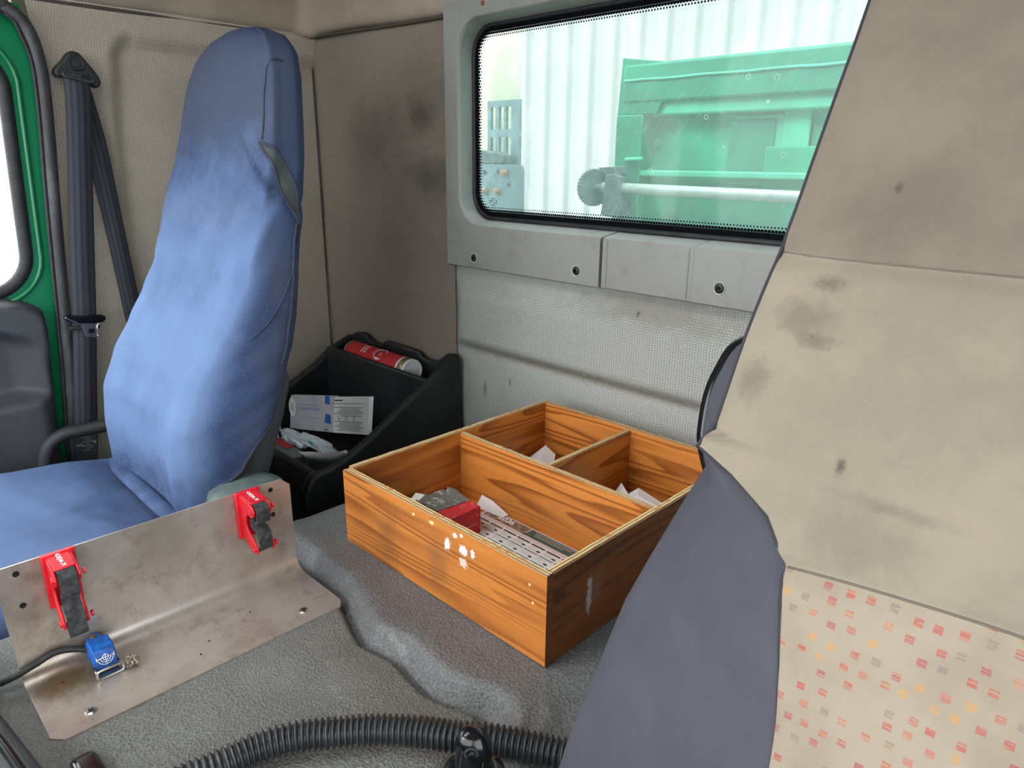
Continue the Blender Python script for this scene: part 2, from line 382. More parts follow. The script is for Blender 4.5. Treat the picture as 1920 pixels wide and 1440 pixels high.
m_wood_front = wood('orange_stained_pine_chipped', (200, 124, 54), (122, 62, 18), chips=[
    ((0.218, 0.083), 0.006, (1, 0.6), WCH), ((0.246, 0.086), 0.006, (0.7, 0.8), WCH), ((0.262, 0.088), 0.004, (1, 0.6), WCH), ((0.246, 0.070), 0.0075, (0.9, 1), (214, 190, 180)),
    ((0.232, 0.10), 0.0045, (1, 1), WCH), ((0.243, 0.104), 0.003, (1, 1), WCH), ((0.19, 0.10), 0.003, (0.5, 1), (240, 206, 140)), ((0.155, 0.098), 0.0022, (0.7, 1), (240, 206, 140)),
    ((0.35, 0.09), 0.002, (1, 1), (240, 210, 150)), ((0.355, 0.07), 0.002, (1, 1), (240, 210, 150)), ((0.10, 0.04), 0.03, (1, 0.5), (120, 78, 44)), ((0.20, 0.05), 0.02, (0.8, 0.5), (120, 80, 50))])
m_wood_shaded = wood('shaded_pine_scuffed', (132, 74, 30), (76, 38, 12), chips=[((0.062, 0.055), 0.0075, (1.3, 0.28), (178, 168, 166)), ((0.075, 0.06), 0.012, (0.9, 0.5), (140, 110, 90))])  # darker pine copy: shade of the right side painted in, plus real scuffs
M = Mat('worn_plywood_edge', (214, 190, 140), 0.7)
yy = M.sep()[1]
ly = M.math('SINE', M.math('MULTIPLY', yy, 1500))
c = M.mix(M.smooth(ly, 0.0, 0.6), (216, 188, 138), (122, 92, 62))
c = M.mix(M.smooth(M.noise(60, 4, 0.7), 0.5, 0.64), c, (170, 122, 66))
M.color(c); M.bump(M.noise(200, 3), 0.4, 0.001); m_edge = M.m

# mats, steel
def mat_rubber(name, col, dust, cell):
    M = Mat(name, col, 0.62)
    v = M.voro(cell, 'SMOOTH_F1'); v2 = M.noise(cell*0.9, 3, 0.6)
    h = M.math('ADD', v, M.math('MULTIPLY', v2, 0.5))
    c = M.mix(M.smooth(M.noise(9, 6, 0.7), 0.4, 0.75), col, dust)
    c = M.mix(M.math('MULTIPLY', M.smooth(h, 0.2, 1.0), 0.55), c, [min(255, q*1.3) for q in dust])
    sc = M.smooth(M.noise(1.0, 5, 0.75, vec=M.mapping((20, 42, 20))), 0.6, 0.72)
    c = M.mix(M.math('MULTIPLY', sc, 0.22), c, (168, 168, 160))
    M.color(c); M.bump(h, 0.7, 0.0016); return M.m
m_mat_f = mat_rubber('dusty_grained_rubber', (78, 78, 75), (100, 101, 97), 420)
m_mat_r = mat_rubber('dark_grained_rubber', (72, 72, 73), (92, 92, 92), 360)
M = Mat('stained_stainless_steel', (176, 170, 163), 0.36, 0.65)
n1 = M.noise(9, 6, 0.65); n2 = M.noise(30, 6, 0.75, vec=M.mapping(loc=(3, 3, 3)))
c = M.mix(M.smooth(n1, 0.35, 0.7), (205, 198, 190), (172, 163, 154))
c = M.mix(M.math('MULTIPLY', M.smooth(n2, 0.5, 0.75), 0.6), c, (120, 106, 92))
c = M.mix(M.math('MULTIPLY', M.smooth(M.noise(5, 4, 0.6, vec=M.mapping(loc=(9, 2, 4))), 0.45, 0.7), 0.45), c, (142, 118, 96))  # brown stains, deepened to stand in for dark reflections
c = M.mix(M.math('MULTIPLY', M.blob((-0.757, 0.112), 0.034, 1, (0, 1), (0.9, 0.7)), 0.85), c, (112, 84, 40))
c = M.mix(M.math('MULTIPLY', M.blob((-0.757, 0.106), 0.003, 5, (0, 1), (1, 1)), 0.9), c, (120, 58, 24))
spots = M.smooth(M.voro(70), 0.09, 0.04)
c = M.mix(M.math('MULTIPLY', spots, 0.5), c, (60, 52, 46))
M.color(c); M.rough(M.math('ADD', M.math('MULTIPLY', n2, 0.25), 0.2)); M.bump(M.noise(4, 2), 0.08, 0.004); m_inox = M.m
m_red = simple('red_moulded_plastic', (206, 24, 40), 0.4, 0, 0.06, 60)
m_strap = simple('black_strap_rubber', (48, 49, 50), 0.75, 0, 0.4, 160, 0.3, 300)
m_bluebox = simple('blue_painted_housing', (14, 92, 178), 0.42, 0, 0.2, 120)

m_seam = simple('dark_brown_welt', (70, 63, 56), 0.9)  # dark brown welt for the wall corner and headliner seams
# ------------------------------------------------------------------ cab shell
YW = 0.95
def rear_center(u, v):
    X = -1.11 + u*1.9; z = 0.28 + v*0.56
    d = sst(-1.095, -1.055, X)*(sst(0.795, 0.752, z))*(sst(0.640, 0.672, z))*0.022
    d += 0.006*sst(0.655, 0.62, z)*sst(-1.09, -1.05, X)
    d += 0.004*nz((X*3, 0, z*5), 1.0)
    if X < -1.098: d -= 0.010*sst(-1.098, -1.11, X)
    return (X, YW-0.004-d, z)
wr = struct(heightgrid('wall_rear', 150, 90, rear_center, m_wall_low))
def rear_corner(u, v):
    X = -1.62 + u*0.53; z = 0.28 + v*1.03
    y = YW + 0.004
    e = sst(-1.598, -1.575, X)
    d = 0.012*e*sst(1.285, 1.262, z)
    wr_ = 0
    for (zz, amp, sl) in ((1.20, 0.010, 0.25), (1.165, 0.008, 0.2), (1.06, 0.011, 0.28), (1.03, 0.008, 0.25)):
        q = z-(zz+sl*(X+1.12)+0.5*(X+1.12)**2)
        wr_ += amp*math.exp(-(q/0.012)**2)*sst(-1.33, -1.18, X)
    d += wr_ + 0.004*nz((X*4, 0, z*4), 1.0, 3)
    d -= 0.012*sst(-1.095, -1.10, X)*0
    return (X, y-d, z)
o = struct(heightgrid('wall_rear.001', 90, 150, rear_corner, m_wall_rear))
o = struct(tube('trim_5', [(-1.6, YW-0.001, z) for z in (0.4, 0.6, 0.8, 1.0, 1.27)], 0.0018, m_seam, None, 8))
o.name = 'wall_rear_seam'
def left_wall(u, v):
    z = 0.1 + v*1.2
    y0 = lerp([0.1, 0.45, 0.7, 1.0, 1.2, 1.3], [0.30, 0.325, 0.35, 0.372, 0.385, 0.375], z)
    Y = y0 + u*(0.965-y0)
    edge = lerp([0.1, 0.8, 1.1, 1.21, 1.3], [0.45, 0.478, 0.498, 0.512, 0.512], z)
    # rounded top corner of the pressed-in panel
    top = 1.238
    rec = sst(edge-0.012, edge+0.026, Y)*sst(top+0.008, top-0.028, z)
    c = (edge+0.045, top-0.045)
    if Y < c[0] and z > c[1]:
        dd = math.hypot(Y-c[0], z-c[1]); rec = sst(0.058, 0.022, dd)
    X = -1.578 - 0.024*rec + 0.006*sst(0.03, 0.0, Y-y0)*0
    X += 0.010*sst(0.93, 0.965, Y)*0 + 0.003*nz((0, Y*5, z*4), 1.0, 5)
    return (X, Y, z)
struct(heightgrid('wall_left', 90, 150, left_wall, m_wall_left, flip=True))
# outer skins: close the shell behind the trim
m_shell = simple('cab_shell_inside', (120, 114, 104), 0.9)
def holed(name, outer, hole, ax, d0, d1, mat, parent=None, bevel=0):
    n = len(hole); ins = hole; cx = sum(p[0] for p in hole)/n; cz = sum(p[1] for p in hole)/n
    x0, x1, z0, z1 = outer; out = []
    for (px, pz) in hole:
        dx, dz = px-cx, pz-cz
        t = min([(x1-cx)/dx if dx > 1e-9 else 1e9, (x0-cx)/dx if dx < -1e-9 else 1e9, (z1-cz)/dz if dz > 1e-9 else 1e9, (z0-cz)/dz if dz < -1e-9 else 1e9])
        out.append([cx+dx*t, cz+dz*t])
    for X in (x0, x1):
        for Z in (z0, z1):
            i = min(range(n), key=lambda k: (out[k][0]-X)**2+(out[k][1]-Z)**2); out[i] = [X, Z]
    R = [[Vector(P3(ax, p[0], p[1], d0)) for p in out], [Vector(P3(ax, p[0], p[1], d0)) for p in hole],
         [Vector(P3(ax, p[0], p[1], d1)) for p in hole], [Vector(P3(ax, p[0], p[1], d1)) for p in out]]
    R.append(R[0])
    return rings(name, R, mat, parent, caps=False, bevel=bevel, auto=True)
WIN = rrect(-1.13, 0.17, 0.85, 1.30, 0.02)
o = struct(holed('wall_rear.002', (-1.66, 0.80, -0.05, 1.62), WIN, 'y', 1.0, 1.03, m_shell)); o.name = 'wall_rear_shell'
o = struct(box('wall_left_shell', (-1.66, 0.37, -0.05), (-1.63, 1.0, 1.62), m_shell))
o = struct(holed('wall_right', (-0.90, 1.0, -0.05, 1.62), rrect(-0.70, 0.40, 0.45, 1.45, 0.10), 'x', 0.74, 0.77, m_shell))
ADDED_HATCH = (-1.15, -0.50, -0.40, 0.22)  # unseen roof opening, added to let more daylight onto box and mats
struct(holed('ceiling_shell', (-1.66, 0.80, -0.85, 1.03), rrect(*ADDED_HATCH, 0.06), 'z', 1.60, 1.63, m_shell))
struct(box('floor', (-1.66, -0.95, -0.05), (0.80, 1.0, 0.0), m_mat_r))
struct(box('wall_front', (-1.66, -0.95, 0.0), (0.80, -0.90, 0.66), m_black_pl))
struct(prism('trim_dashboard', [(-0.90, 0.45), (-0.62, 0.40), (-0.52, 0.56), (-0.56, 0.68), (-0.70, 0.70), (-0.90, 0.66)], 'x', -1.62, 0.72, m_dark_pl, bevel=0.03))
for nm, x0 in (('trim_pillar_left', -1.62), ('trim_pillar_right', 0.68)):
    struct(prism(nm, [(-0.90, 0.72), (-0.82, 0.72), (-0.66, 1.6), (-0.74, 1.6)], 'x', x0, x0+0.07, m_shell, bevel=0.01))
# headliner: a soft cove that runs along the left wall and round the corner along the rear wall
prof = [(0.000, 1.283), (0.012, 1.287), (0.020, 1.30), (0.022, 1.33), (0.030, 1.38), (0.06, 1.45), (0.13, 1.52), (0.26, 1.56)]
prof = catmull([(a, b, 0) for a, b in prof], 4)
def cove(name, path, mat):
    R = []
    for q in path:
        R.append([q(p.x, p.y) for p in prof])
    return rings(name, R, mat, None, closed=False, caps=False)
LX, RY = -1.588, YW-0.008
path = []
for k in range(24):
    Y = -0.85 + k*(RY-0.05+0.85)/23
    path.append(lambda a, z, Y=Y: Vector((LX+a, min(Y, RY-0.05) , z)))
for k in range(1, 12):
    an = math.radians(90*k/12)
    path.append(lambda a, z, an=an: Vector((LX+0.05-(0.05-a)*math.cos(an) if a < 0.05 else LX+a, RY-0.05+(0.05-a)*math.sin(an) if a < 0.05 else RY-a+ (a-0.05)*0 - 0.0, z - 0.006*math.sin(2*an))) if a < 0.05 else Vector((LX+a, RY-a, z)))
for k in range(30):
    X = LX+0.05 + k*(0.80-LX-0.05)/29
    path.append(lambda a, z, X=X: Vector((max(X, LX+a), RY-a, z - 0.014*sst(-1.5, -1.1, X))))
struct(cove('ceiling', path, m_head))
o = struct(holed('ceiling_centre', (-1.36, 0.80, -0.85, RY-0.24), rrect(*ADDED_HATCH, 0.06), 'z', 1.562, 1.575, m_head))
struct(tube('trim_headliner_left', [(-1.580, -0.8, 1.279), (-1.580, 0.2, 1.279), (-1.580, 0.60, 1.280), (-1.584, 0.93, 1.281)], 0.004, m_seam, None, 8, sub=4))
struct(tube('trim_headliner_rear', [(-1.584, 0.938, 1.280), (-1.45, 0.936, 1.277), (-1.25, 0.935, 1.270), (-1.08, 0.935, 1.267)], 0.003, m_seam, None, 8, sub=4))

# window surround in four moulded pieces
def surround():
    y0, y1 = 0.922, 0.985
    hole0 = rrect(-1.054, 0.094, 0.899, 1.253, 0.055, 10); hole1 = rrect(-1.066, 0.106, 0.905, 1.250, 0.05, 10)
    n = len(hole0); x0, x1, z0, z1 = -1.092, 0.132, 0.816, 1.292; out = []
    cx, cz = -0.48, 1.07
    for px, pz in hole0:
        dx, dz = px-cx, pz-cz
        t = min([(x1-cx)/dx if dx > 1e-9 else 1e9, (x0-cx)/dx if dx < -1e-9 else 1e9, (z1-cz)/dz if dz > 1e-9 else 1e9, (z0-cz)/dz if dz < -1e-9 else 1e9])
        out.append([cx+dx*t, cz+dz*t])
    for X in (x0, x1):
        for Z in (z0, z1):
            i = min(range(n), key=lambda k: (out[k][0]-X)**2+(out[k][1]-Z)**2); out[i] = [X, Z]
    def lift(p, k):  # a rounded lip where the flat face turns into the reveal
        return p
    inner_lip = [(hole0[i][0]+(out[i][0]-hole0[i][0])*0.0, hole0[i][1]) for i in range(n)]
    lip = []
    for i in range(n):
        dx, dz = out[i][0]-hole0[i][0], out[i][1]-hole0[i][1]; l = math.hypot(dx, dz); lip.append((hole0[i][0]+dx/l*0.008, hole0[i][1]+dz/l*0.008))
    R = [[Vector((p[0], y1, p[1])) for p in out], [Vector((p[0], y0+0.003, p[1])) for p in out],
         [Vector((cx+(p[0]-cx)*0.9975, y0, cz+(p[1]-cz)*0.9945)) for p in out],
         [Vector((p[0], y0, p[1])) for p in lip], [Vector(((p[0]*0.35+q[0]*0.65), y0+0.0018, p[1]*0.35+q[1]*0.65)) for p, q in zip(lip, hole0)],
         [Vector((p[0], y0+0.008, p[1])) for p in hole0], [Vector((p[0], y1-0.012, p[1])) for p in hole1]]
    bm = bmesh.new(); V = [[bm.verts.new(p) for p in r] for r in R]
    for i in range(len(R)-1):
        for j in range(n):
            k = (j+1) % n; bm.faces.new((V[i][j], V[i][k], V[i+1][k], V[i+1][j]))
    bmesh.ops.recalc_face_normals(bm, faces=bm.faces)
    return bm
def piece(name, cuts, dy=0.0):
    bm = surround()
    for co, no in cuts:
        g = bm.verts[:]+bm.edges[:]+bm.faces[:]
        res = bmesh.ops.bisect_plane(bm, geom=g, plane_co=co, plane_no=no, clear_outer=True)
        ed = [e for e in res['geom_cut'] if isinstance(e, bmesh.types.BMEdge)]
        # fold the cut edge back so the joint reads as a gap with depth
        ex = bmesh.ops.extrude_edge_only(bm, edges=ed)
        for v in [q for q in ex['geom'] if isinstance(q, bmesh.types.BMVert)]: v.co.y += 0.012
    for v in bm.verts: v.co.y += dy
    me = bpy.data.meshes.new(name); bm.to_mesh(me); bm.free(); sharp(me, 30)
    o = link(name, me, m_trim); return struct(o)
piece('trim_1', [((-0.7095, 0, 0), (1, 0, 0))])
piece('trim_2', [((-0.7060, 0, 0), (-1, 0, 0)), ((-0.5390, 0, 0), (1, 0, 0)), ((0, 0, 1.0), (0, 0, 1))], 0.003)
piece('trim_3', [((-0.5370, 0, 0), (-1, 0, 0)), ((0, 0, 1.0), (0, 0, 1))])
piece('trim_4', [((-0.7095, 0, 0), (-1, 0, 0)), ((0, 0, 1.0), (0, 0, -1))])
struct(box('trim_joint_backing', (-0.75, 0.945, 0.826), (-0.50, 0.955, 0.888), m_dark_pl))
t2 = bpy.data.objects['trim_2']
for xx in (-0.6975, -0.5475):
    box('edge_ridge', (xx-0.0016, 0.9238, 0.819), (xx+0.0016, 0.927, 0.894), m_trim, t2, 0.0008)
m_screw_ring = simple('pale_screw_recess', (178, 178, 174), 0.5)
for X, z, tn in ((-1.012, 0.836, 'trim_1'), (-0.757, 0.839, 'trim_1'), (-0.492, 0.843, 'trim_3')):
    Mx = frame((X, 0.9215, z), (1, 0, 0), (0, 0, 1)); par = bpy.data.objects[tn]
    lathe('screw_recess', [(0.0085, -0.002), (0.0098, 0.0), (0.0092, 0.0008), (0.0078, 0.0002), (0.0075, -0.002)], m_screw_ring, Mx, par, 20)
    sc = lathe('screw', [(0.0074, -0.001), (0.0072, 0.0012), (0.005, 0.0026), (0.0034, 0.0026), (0.003, 0.0006), (0, 0.0004)], m_black_pl, Mx, par, 20)
    prism('socket', [(0.0016*(1 if k % 2 else 1.7)*math.cos(k*math.pi/6), 0.0016*(1 if k % 2 else 1.7)*math.sin(k*math.pi/6)) for k in range(12)], 'z', 0.0004, 0.0016, m_gloss, sc)
    sc.children[0].data.transform(Mx)
# red dot plug on the surround by the roof
o = lathe('plug', [(0.004, 0), (0.004, 0.001), (0, 0.0014)], simple('dull_red_plug', (120, 66, 52), 0.7), frame((-0.985, 0.9215, 1.272), (1, 0, 0), (0, 0, 1)), bpy.data.objects['trim_1'], 12)

# rear glass with rubber seal, dotted black border, scratches and dirt
seal_o = rrect(-1.0675, 0.1075, 0.9035, 1.2515, 0.05, 10); seal_i = rrect(-1.0615, 0.1015, 0.9115, 1.2455, 0.045, 10)
R = [[Vector((p[0], 0.973, p[1])) for p in seal_o], [Vector((p[0], 0.968, p[1])) for p in seal_o], [Vector((p[0], 0.968, p[1])) for p in seal_i], [Vector((p[0], 0.978, p[1])) for p in seal_i]]
win = struct(rings('window_1', R, m_rubber, None, caps=False))
G = Mat('dirty_window_glass', (230, 240, 238), 0.5)
tr = G.node('ShaderNodeBsdfTransparent'); tr.inputs[0].default_value = (0.84, 0.97, 0.95, 1)
gl = G.node('ShaderNodeBsdfGlossy'); gl.inputs['Roughness'].default_value = 0.03
tl = G.node('ShaderNodeBsdfTranslucent'); tl.inputs[0].default_value = (0.62, 0.88, 0.80, 1)
df = G.node('ShaderNodeBsdfDiffuse'); df.inputs[0].default_value = (0.5, 0.6, 0.56, 1)
dd = G.node('ShaderNodeAddShader'); mx0 = G.node('ShaderNodeMixShader'); mx0.inputs[0].default_value = 0.35
G.L.new(tl.outputs[0], mx0.inputs[1]); G.L.new(df.outputs[0], mx0.inputs[2])
swirl = G.noise(1.0, 4, 0.6, vec=G.mapping((24, 24, 420), vec=G.mapping(rot=(0, 0.85, 0))), dist=0.4)
swp = G.smooth(G.noise(4.0, 3), 0.4, 0.65)
drops = G.math('SUBTRACT', G.smooth(G.voro(26), 0.13, 0.10), G.smooth(G.voro(26), 0.095, 0.07))
drops = G.math('MULTIPLY', drops, G.smooth(G.noise(9, 2, vec=G.mapping(loc=(7, 1, 4))), 0.5, 0.56))
scr = G.smooth(G.noise(1.0, 2, 0.6, vec=G.mapping((4, 4, 260), loc=(1, 0, 2), vec=G.mapping(rot=(0, -0.6, 0)))), 0.70, 0.73)
dirt = G.math('ADD', 0.25, G.math('MULTIPLY', G.math('MULTIPLY', G.smooth(swirl, 0.5, 0.75), swp), 0.16))
dirt = G.math('ADD', dirt, G.math('MULTIPLY', drops, 0.4)); dirt = G.math('ADD', dirt, G.math('MULTIPLY', scr, 0.10))
dirt = G.math('ADD', dirt, G.math('MULTIPLY', G.smooth(G.noise(3.5, 5, 0.6), 0.4, 0.7), 0.08), clamp=True)
mx1 = G.node('ShaderNodeMixShader'); G.L.new(dirt, mx1.inputs[0]); G.L.new(tr.outputs[0], mx1.inputs[1]); G.L.new(mx0.outputs[0], mx1.inputs[2])
fr = G.node('ShaderNodeFresnel'); fr.inputs[0].default_value = 1.45
mx2 = G.node('ShaderNodeMixShader'); G.L.new(G.math('MULTIPLY', fr.outputs[0], 0.5), mx2.inputs[0]); G.L.new(mx1.outputs[0], mx2.inputs[1]); G.L.new(gl.outputs[0], mx2.inputs[2])
# printed dotted border: rows of dots that shrink away from the edge
gx = G.sep()
ex = G.math('SUBTRACT', 0.5815, G.math('ABSOLUTE', G.math('ADD', gx[0], 0.48)))
ez = G.math('SUBTRACT', 0.167, G.math('ABSOLUTE', G.math('SUBTRACT', gx[2], 1.0785)))
r0_ = 0.045
qx = G.math('MAXIMUM', G.math('SUBTRACT', r0_, ex), 0.0); qz = G.math('MAXIMUM', G.math('SUBTRACT', r0_, ez), 0.0)
both = G.math('SQRT', G.math('ADD', G.math('MULTIPLY', qx, qx), G.math('MULTIPLY', qz, qz)))
edge_d = G.math('SUBTRACT', r0_, both)
pit = 0.0052
rz_ = G.math('DIVIDE', gx[2], pit); rw = G.math('FLOOR', rz_); fz_ = G.math('SUBTRACT', G.math('SUBTRACT', rz_, rw), 0.5)
rx_ = G.math('ADD', G.math('DIVIDE', gx[0], pit), G.math('MULTIPLY', G.math('MODULO', G.math('ABSOLUTE', rw), 2.0), 0.5))
fx_ = G.math('SUBTRACT', G.math('SUBTRACT', rx_, G.math('FLOOR', rx_)), 0.5)
dd_ = G.math('SQRT', G.math('ADD', G.math('MULTIPLY', fx_, fx_), G.math('MULTIPLY', fz_, fz_)))
rad = G.math('MULTIPLY', G.smooth(edge_d, 0.026, 0.002), 0.74)
frit = G.math('LESS_THAN', dd_, rad)
bd = G.node('ShaderNodeBsdfDiffuse'); bd.inputs[0].default_value = (0.006, 0.006, 0.007, 1)
mx3 = G.node('ShaderNodeMixShader'); G.L.new(frit, mx3.inputs[0]); G.L.new(mx2.outputs[0], mx3.inputs[1]); G.L.new(bd.outputs[0], mx3.inputs[2])
G.L.new(mx3.outputs[0], G.out.inputs[0]); m_glass = G.m
gl_pts = rrect(-1.064, 0.104, 0.909, 1.248, 0.047, 10)
gp = mesh('pane', [(p[0], 0.9745, p[1]) for p in gl_pts], [tuple(range(len(gl_pts)))], m_glass, win, False, fix=False)
Mg = frame((-1.012, 0.9738, 0.944), (1, 0, 0), (0, 0, 1))
flatquads('etched_mark', [(-0.012+i*0.006, -0.004*j, -0.012+i*0.006+0.0045, -0.004*j+0.0016) for j in range(4) for i in range(4) if (i+j) % 3], Mg, m_dark_print, win)

# ------------------------------------------------------------------ passenger door
door = struct(holed('door_1', (-0.80, 0.368, 0.05, 1.268), rrect(-0.62, 0.322, 0.762, 1.208, 0.075, 10), 'x', -1.60, -1.574, m_green))
door.data.transform(Matrix.Identity(4))
# slant of the rear edge of the door opening
for v in door.data.vertices:
    if v.co.y > 0.0: v.co.y += lerp([0.05, 0.45, 0.75, 1.1, 1.26], [-0.035, -0.028, -0.012, 0.012, 0.0], v.co.z)
def dslant(z): return lerp([0.05, 0.45, 0.75, 1.1, 1.26], [-0.035, -0.028, -0.012, 0.012, 0.0], z)
ridge = [(-1.573, y+dslant(z) if y > 0 else y, z) for y, z in rrect(-0.63, 0.335, 0.752, 1.222, 0.08, 8)]
tube('pressed_ridge', ridge, 0.005, m_green, door, 8, True)
rub = [(-1.576, y+dslant(z) if y > 0 else y, z) for y, z in rrect(-0.61, 0.313, 0.770, 1.20, 0.07, 8)]
tube('window_rubber', rub, 0.0115, m_rubber, door, 10, True)
cg = Mat('clear_glass', (240, 250, 248)); t_ = cg.node('ShaderNodeBsdfTransparent'); t_.inputs[0].default_value = (0.95, 0.98, 0.97, 1)
g_ = cg.node('ShaderNodeBsdfGlossy'); g_.inputs['Roughness'].default_value = 0.02; f_ = cg.node('ShaderNodeFresnel'); f_.inputs[0].default_value = 1.4
mm = cg.node('ShaderNodeMixShader'); cg.L.new(f_.outputs[0], mm.inputs[0]); cg.L.new(t_.outputs[0], mm.inputs[1]); cg.L.new(g_.outputs[0], mm.inputs[2]); cg.L.new(mm.outputs[0], cg.out.inputs[0])
pp = rub[::1]
mesh('pane', [(-1.59, p[1], p[2]) for p in pp], [tuple(range(len(pp)))], cg.m, door, False, fix=False)
seal = [(-1.552, 0.30, 0.10), (-1.552, 0.318, 0.43), (-1.552, 0.334, 0.60), (-1.552, 0.346, 0.75), (-1.552, 0.360, 0.93), (-1.552, 0.374, 1.09), (-1.552, 0.377, 1.17), (-1.552, 0.368, 1.225), (-1.552, 0.344, 1.252), (-1.552, 0.30, 1.262), (-1.552, 0.0, 1.264), (-1.552, -0.7, 1.262)]
struct(tube('trim_door_seal', seal, 0.0125, m_seal, None, 10, sub=6))
struct(tube('trim_door_seal_lip', [(p[0]+0.006, p[1]-0.012 if i < 8 else p[1], p[2]-(0.012 if i >= 7 else 0)) for i, p in enumerate(seal)], 0.0035, m_rubber, None, 8, sub=6))
# moulded door panel with an elbow recess, a ledge and a pull handle
dp = [(-0.75, 0.10), (0.285, 0.10), (0.292, 0.40), (0.305, 0.56), (0.316, 0.69), (0.314, 0.735), (0.300, 0.756), (0.262, 0.762), (0.20, 0.745), (-0.75, 0.735)]
m_recess = simple('charcoal_recess', (66, 68, 72), 0.6, 0, 0.1, 8, 0.3, 600)
def door_face(u, v):
    y = -0.75 + u*1.076; z = 0.10 + v*0.672
    yr = lerp([0.10, 0.40, 0.56, 0.69, 0.735, 0.756, 0.768], [0.286, 0.293, 0.306, 0.317, 0.315, 0.302, 0.285], z)
    top = 0.764
    cy, cz, rad = yr-0.045, top-0.045, 0.045
    d_ = min(yr-y, top-z)
    if y > cy and z > cz: d_ = rad-math.hypot(y-cy, z-cz)
    X = -1.524 - 0.062*sst(0.012, -0.004, d_)
    ry = 0.290 - 0.075*sst(0.66, 0.728, z)**2
    m_ = sst(0.735, 0.700, z)*sst(0.578, 0.592, z)*sst(ry+0.004, ry-0.045, y)
    X -= 0.036*m_
    X += 0.022*sst(0.588, 0.570, z)*sst(0.30, 0.27, y)
    return (X, y, z)
heightgrid('door_panel', 150, 110, door_face, m_recess, door, flip=True)
# ------------------------------------------------------------------ engine tunnel and mats
struct(prism('engine_tunnel', [(-0.895, 0.0), (-0.22, 0.0), (-0.24, 0.40), (-0.34, 0.455), (-0.885, 0.455)], 'y', -0.35, 0.925, m_mat_r, bevel=0.01))
YE = [(-0.95, 0.405), (-0.80, 0.402), (-0.70, 0.398), (-0.657, 0.386), (-0.626, 0.376), (-0.596, 0.369), (-0.548, 0.380), (-0.51, 0.375), (-0.484, 0.372), (-0.451, 0.380), (-0.426, 0.392), (-0.38, 0.394)]
def ye(x): return lerp([p[0] for p in YE], [p[1] for p in YE], x)
def inside(x, y):
    a = ye(x)-y; b = (-0.392 - 0.05*max(0, 0.37-y)) - x
    k = 0.045
    h = max(k-abs(a-b), 0)/k
    return min(a, b) - h*h*k*0.25
def rear_mat(u, v):
    x = -0.905 + u*0.62; y = 0.02 + v*0.905
    d = inside(x, y)
    z = 0.4995 - 0.028*sst(-0.024, 0.004, d)
    z += 0.0025*sst(-0.07, -0.03, d)*sst(0.0, -0.03, d)
    z -= 0.10*max(0, x+0.375)**1.0*sst(0.55, 0.42, y)*1.6
    z -= 0.05*sst(-0.885, -0.905, x)
    fold = sst(-0.08, -0.01, d)*sst(-0.43, -0.36, x)
    z += 0.0016*math.sin(x*220+y*90+3*nz((x*20, y*20, 0)))*fold*sst(0.5, 0.42, y)
    return (x, y, z + 0.0012*nz((x*14, y*14, 0))*sst(-0.10, -0.05, d))
rm = tag(heightgrid('rear_tunnel_mat', 170, 230, rear_mat, m_mat_r), 'dark grained rubber mat under the wooden box, folded down along a wavy front edge', 'mat')
bm_ = bmesh.new(); bm_.from_mesh(rm.data)
bmesh.ops.delete(bm_, geom=[f for f in bm_.faces if inside(f.calc_center_median().x, f.calc_center_median().y) > 0.016], context='FACES')
bm_.to_mesh(rm.data); bm_.free()
def front_mat(u, v):
    x = -0.90 + u*0.53; y = -0.25 + v*0.67
    d = inside(x, y)
    z = 0.4890 - 0.026*sst(0.009, -0.006, d) - 0.004*sst(0.05, 0.0, d)*sst(-0.66, -0.6, x)
    z += 0.0012*nz((x*9, y*9, 2)) + 0.001*sst(-0.7, -0.6, x)*nz((x*40, y*14, 7))
    z -= 0.05*sst(-0.885, -0.90, x)
    return (x, y, z)
fm = tag(heightgrid('front_tunnel_mat', 150, 190, front_mat, m_mat_f), 'dusty grey grained rubber mat under the steel bracket and ribbed hose', 'mat')

bm_ = bmesh.new(); bm_.from_mesh(fm.data)
bmesh.ops.delete(bm_, geom=[f for f in bm_.faces if inside(f.calc_center_median().x, f.calc_center_median().y) < -0.008], context='FACES')
bm_.to_mesh(fm.data); bm_.free()
# ------------------------------------------------------------------ blue passenger seat
ps = thing('passenger_seat', 'high-backed seat in a faded blue denim cover beside the belt', 'seat', (-1.15, 0.2, 0.0))
XC = -1.15
#      z     yf     hwf    hwo    yb     rc(recess between bolsters) bulge
LV = [(0.44, 0.324, 0.172, 0.188, 0.405, 0.012, 0.02),
      (0.53, 0.323, 0.172, 0.196, 0.425, 0.016, 0.03),
      (0.58, 0.321, 0.171, 0.198, 0.440, 0.016, 0.04),
      (0.64, 0.326, 0.170, 0.200, 0.461, 0.016, 0.04),
      (0.70, 0.351, 0.170, 0.200, 0.480, 0.015, 0.045),
      (0.755,0.386, 0.175, 0.198, 0.499, 0.012, 0.045),
      (0.80, 0.414, 0.179, 0.195, 0.510, 0.009, 0.045),
      (0.85, 0.440, 0.178, 0.190, 0.520, 0.006, 0.04),
      (0.91, 0.457, 0.177, 0.184, 0.531, 0.002, 0.04),
      (0.97, 0.479, 0.174, 0.178, 0.546, 0.000, 0.04),
      (1.02, 0.497, 0.168, 0.170, 0.556, -0.006, 0.04),
      (1.08, 0.511, 0.158, 0.161, 0.563, -0.010, 0.04),
      (1.13, 0.521, 0.146, 0.150, 0.570, -0.012, 0.04),
      (1.165,0.531, 0.124, 0.128, 0.580, -0.012, 0.032),
      (1.190,0.545, 0.090, 0.093, 0.585, -0.010, 0.022),
      (1.203,0.558, 0.046, 0.048, 0.582, -0.004, 0.012)]
